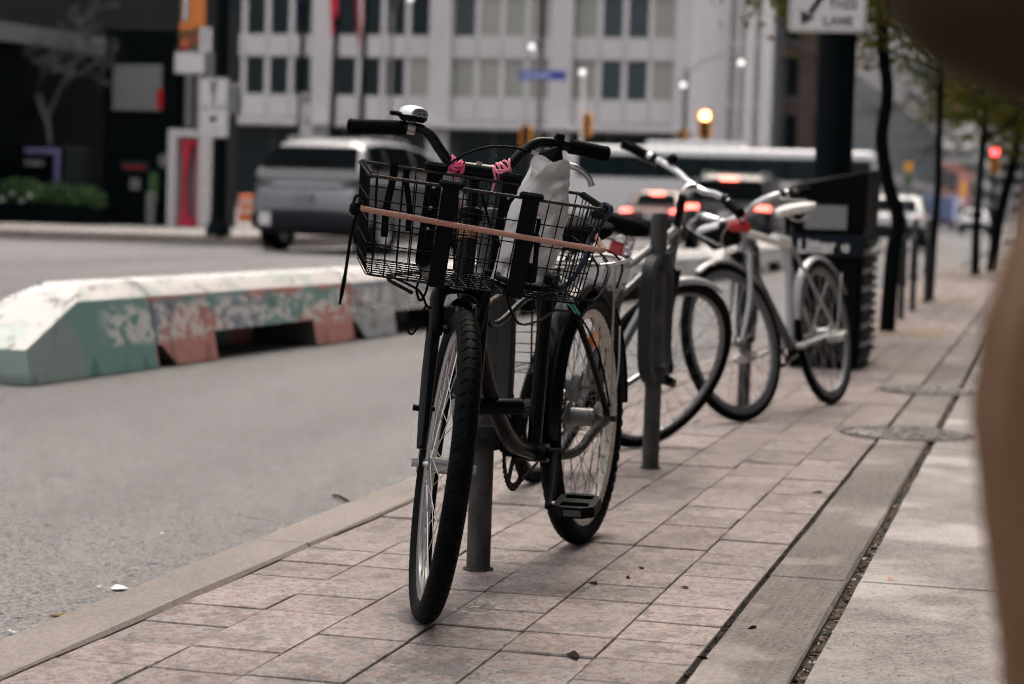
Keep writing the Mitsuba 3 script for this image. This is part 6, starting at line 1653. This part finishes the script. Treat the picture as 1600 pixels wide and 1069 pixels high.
def hand(wr, d, n, s):
    """Palm and five fingers, slightly curled, from the wrist along d, palm normal n."""
    d, n = unit(d), unit(n)
    w = np.cross(d, n)
    ch = [[(*wr, 0.024), (*(wr + d * 0.035), 0.022)], [(*(wr + d * 0.03 + w * 0.02), 0.016), (*(wr + d * 0.085 + w * 0.028), 0.013)], [(*(wr + d * 0.03 - w * 0.02), 0.016), (*(wr + d * 0.085 - w * 0.028), 0.013)]]
    for k, L in enumerate((0.068, 0.078, 0.073, 0.056)):
        p = wr + d * 0.088 + w * (0.029 - 0.0195 * k)
        q_ = p + d * L * 0.5 + n * 0.008
        e = q_ + d * L * 0.38 + n * 0.022
        ch.append([(*p, 0.0095), (*q_, 0.0088), (*e, 0.0072)])
    p = wr + d * 0.03 + w * 0.03
    ch.append([(*p, 0.012), (*(p + d * 0.03 + w * 0.022 + n * 0.012), 0.0105), (*(p + d * 0.062 + w * 0.024 + n * 0.02), 0.0085)])
    return ch
arms += [[(0.18, 0, 1.38, 0.05), (0.225, -0.01, 1.12, 0.042), (0.235, 0.06, 0.88, 0.030)]] + hand(V(0.235, 0.065, 0.86), V(0.0, 0.12, -1), V(-1, 0, 0), 1)
arms += [[(-0.18, 0, 1.38, 0.05), (-0.20, -0.02, 1.13, 0.042), (-0.10, 0.16, 1.10, 0.030)]] + hand(V(-0.09, 0.175, 1.10), V(0.75, 0.55, 0.05), V(0, -0.3, -1), -1)
pt.part('body', blob(torso + legs + arms, 0.012, 8), 'm_skin', 60)
def cloth(sections, n=72, seed=1, amp=0.012):
    v = []
    for (cx, cy, z, rx, ry, f) in sections:
        for k in range(n):
            a = 2 * math.pi * k / n
            r = 1 + f * (0.06 * math.sin(7 * a + 2 * z) + 0.045 * math.sin(13 * a - 3 * z + 1))
            v.append((cx + rx * r * math.cos(a), cy + ry * r * math.sin(a), z))
    m = len(sections)
    i, j = np.meshgrid(np.arange(m - 1), np.arange(n), indexing='ij')
    q = np.stack([i * n + j, i * n + (j + 1) % n, (i + 1) * n + (j + 1) % n, (i + 1) * n + j], -1).reshape(-1, 4)
    vv = np.array(v)
    kk = meshkit.fbm(vv * 7 + seed, 3, seed) - 0.5
    vv[:, :2] += kk[:, None] * amp * unit(V(1, 1))
    inner = vv.copy()
    ctr = np.repeat(np.array([(s[0], s[1]) for s in sections]), n, 0)
    inner[:, :2] = ctr + (inner[:, :2] - ctr) * 0.975
    f = np.vstack([q[:, [0, 1, 2]], q[:, [0, 2, 3]]])
    N = len(vv)
    jj = np.arange(n)
    rim = []
    for b_ in (0, (m - 1) * n):
        for k in range(n):
            rim += [[b_ + k, b_ + (k + 1) % n, N + b_ + (k + 1) % n], [b_ + k, N + b_ + (k + 1) % n, N + b_ + k]]
    mm = trimesh.Trimesh(np.vstack([vv, inner]), np.vstack([f, f[:, ::-1] + N, rim]), process=False)
    mm.fix_normals()
    return mm
prof = [(0.0, 0.0, 0.44, 0.225, 0.19, 1.0), (0, 0, 0.52, 0.228, 0.19, 1.0), (0, 0, 0.60, 0.236, 0.19, 0.9), (0, 0, 0.68, 0.252, 0.19, 0.8), (0, 0, 0.74, 0.262, 0.19, 0.7), (0, 0, 0.80, 0.258, 0.185, 0.6), (0, 0, 0.85, 0.245, 0.18, 0.5), (0, 0, 0.90, 0.228, 0.175, 0.5),
        (0, 0, 0.98, 0.212, 0.17, 0.4), (0, 0, 1.08, 0.20, 0.155, 0.3), (0, 0, 1.2, 0.205, 0.155, 0.3), (0, 0, 1.32, 0.215, 0.15, 0.2), (0, 0, 1.40, 0.215, 0.12, 0.1), (0, 0, 1.45, 0.175, 0.095, 0.0), (0, 0, 1.475, 0.11, 0.082, 0.0), (0, 0.005, 1.49, 0.078, 0.075, 0)]
fine = []
for a, b_ in zip(prof, prof[1:]):
    for k in range(4):
        fine.append(tuple(np.array(a) * (1 - k / 4) + np.array(b_) * k / 4))
fine.append(prof[-1])
pt.part('coat', cloth(fine), 'm_coat', 60)
pt.part('collar', cloth([(0, 0.005, 1.45, 0.105, 0.09, 0), (0, 0.0, 1.49, 0.092, 0.09, 0), (0, -0.005, 1.53, 0.088, 0.088, 0), (0, -0.005, 1.535, 0.094, 0.092, 0), (0, -0.004, 1.48, 0.115, 0.108, 0)], 40, 2, 0.003), 'm_coat', 60)
for s, pts in ((1, [(0.11, 0, 1.415), (0.185, 0, 1.36), (0.225, -0.01, 1.12), (0.236, 0.055, 0.90)]), (-1, [(-0.11, 0, 1.415), (-0.185, 0, 1.36), (-0.205, -0.02, 1.13), (-0.115, 0.145, 1.105)])):
    p = curve(pts, 8)
    pt.part('sleeve', tube(p, np.interp(np.linspace(0, 1, len(p)), [0, 0.25, 1], [0.058, 0.082, 0.052]) * (1 + 0.03 * np.sin(np.arange(len(p)) * 1.3)), 20), 'm_coat', 60)
pt.part('trousers', blob([[(s * 0.09, 0.01, 0.66, 0.085), (s * 0.09, 0.02, 0.42, 0.072), (s * 0.09, 0.0, 0.11, 0.062)] for s in (-1, 1)], 0.02, 4), 'm_trousers', 60)
for s in (-1, 1):
    pt.part('shoe', ballhull([(s * 0.09, -0.045, 0.045), (s * 0.095, 0.06, 0.05), (s * 0.10, 0.155, 0.04), (s * 0.09, -0.01, 0.09)], [0.045, 0.046, 0.04, 0.045]), 'm_leather', 60)
    pt.part('eye', ball((s * 0.032, 0.103, 1.635), 0.012, sub=1), 'm_signwhite', 60)
hair = ball((0, 0.005, 1.675), 0.108, (0.96, 1.0, 1.0), 3)
hv = np.array(hair.vertices)
hv[:, 1] = np.where((hv[:, 1] > 0.06) & (hv[:, 2] < 1.69), 0.06, hv[:, 1])
low = hv[:, 2] < 1.64
hv[low, 2] = 1.64 - (1.64 - hv[low, 2]) * 2.4
hv[low & (hv[:, 1] > 0.0), 1] *= 0.2
pt.part('hair', trimesh.Trimesh(hv, hair.faces, process=False), 'm_hair', 60)
pt.part('mouth', ballhull([(-0.02, 0.107, 1.565), (0.02, 0.107, 1.565)], 0.006), 'm_redplastic', 60)
# dark brown bag under the bent arm
bt = Thing('shoulder_bag', 'dark brown rounded bag held by the person at the right edge', 'bag', M=trans(0.066, 1.20, -0.002) @ rot((0, 0, 1), 6))
bv = []
def bagmesh():
    m = trimesh.creation.icosphere(subdivisions=4)
    v = np.array(m.vertices)
    e = lambda x, p: np.sign(x) * abs(x) ** p
    v = np.stack([e(v[:, 0], 0.75) * 0.178, e(v[:, 1], 0.8) * 0.065, e(v[:, 2], 0.72) * 0.125], 1)
    v[:, 0] *= 1 + 0.10 * (v[:, 2] / 0.125)
    v += (meshkit.fbm(v * 16, 3, 3)[:, None] - 0.5) * 0.018
    v[:, 2] += 1.055 + 0.10 * v[:, 0]
    return trimesh.Trimesh(v, m.faces, process=False)
bt.part('body', bagmesh(), 'm_leather', 60)
bt.part('handle', tube(curve([(-0.09, 0, 1.16), (-0.085, 0.02, 1.28), (0.0, 0.05, 1.36), (0.085, 0.02, 1.28), (0.09, 0, 1.17)], 8), 0.012, 10), 'm_leather', 60)
bt.part('seam', tube(curve([(-0.15, -0.055, 1.02), (-0.05, -0.068, 1.10), (0.06, -0.068, 1.11), (0.15, -0.05, 1.04)], 8), 0.003, 6), 'm_leather', 60)
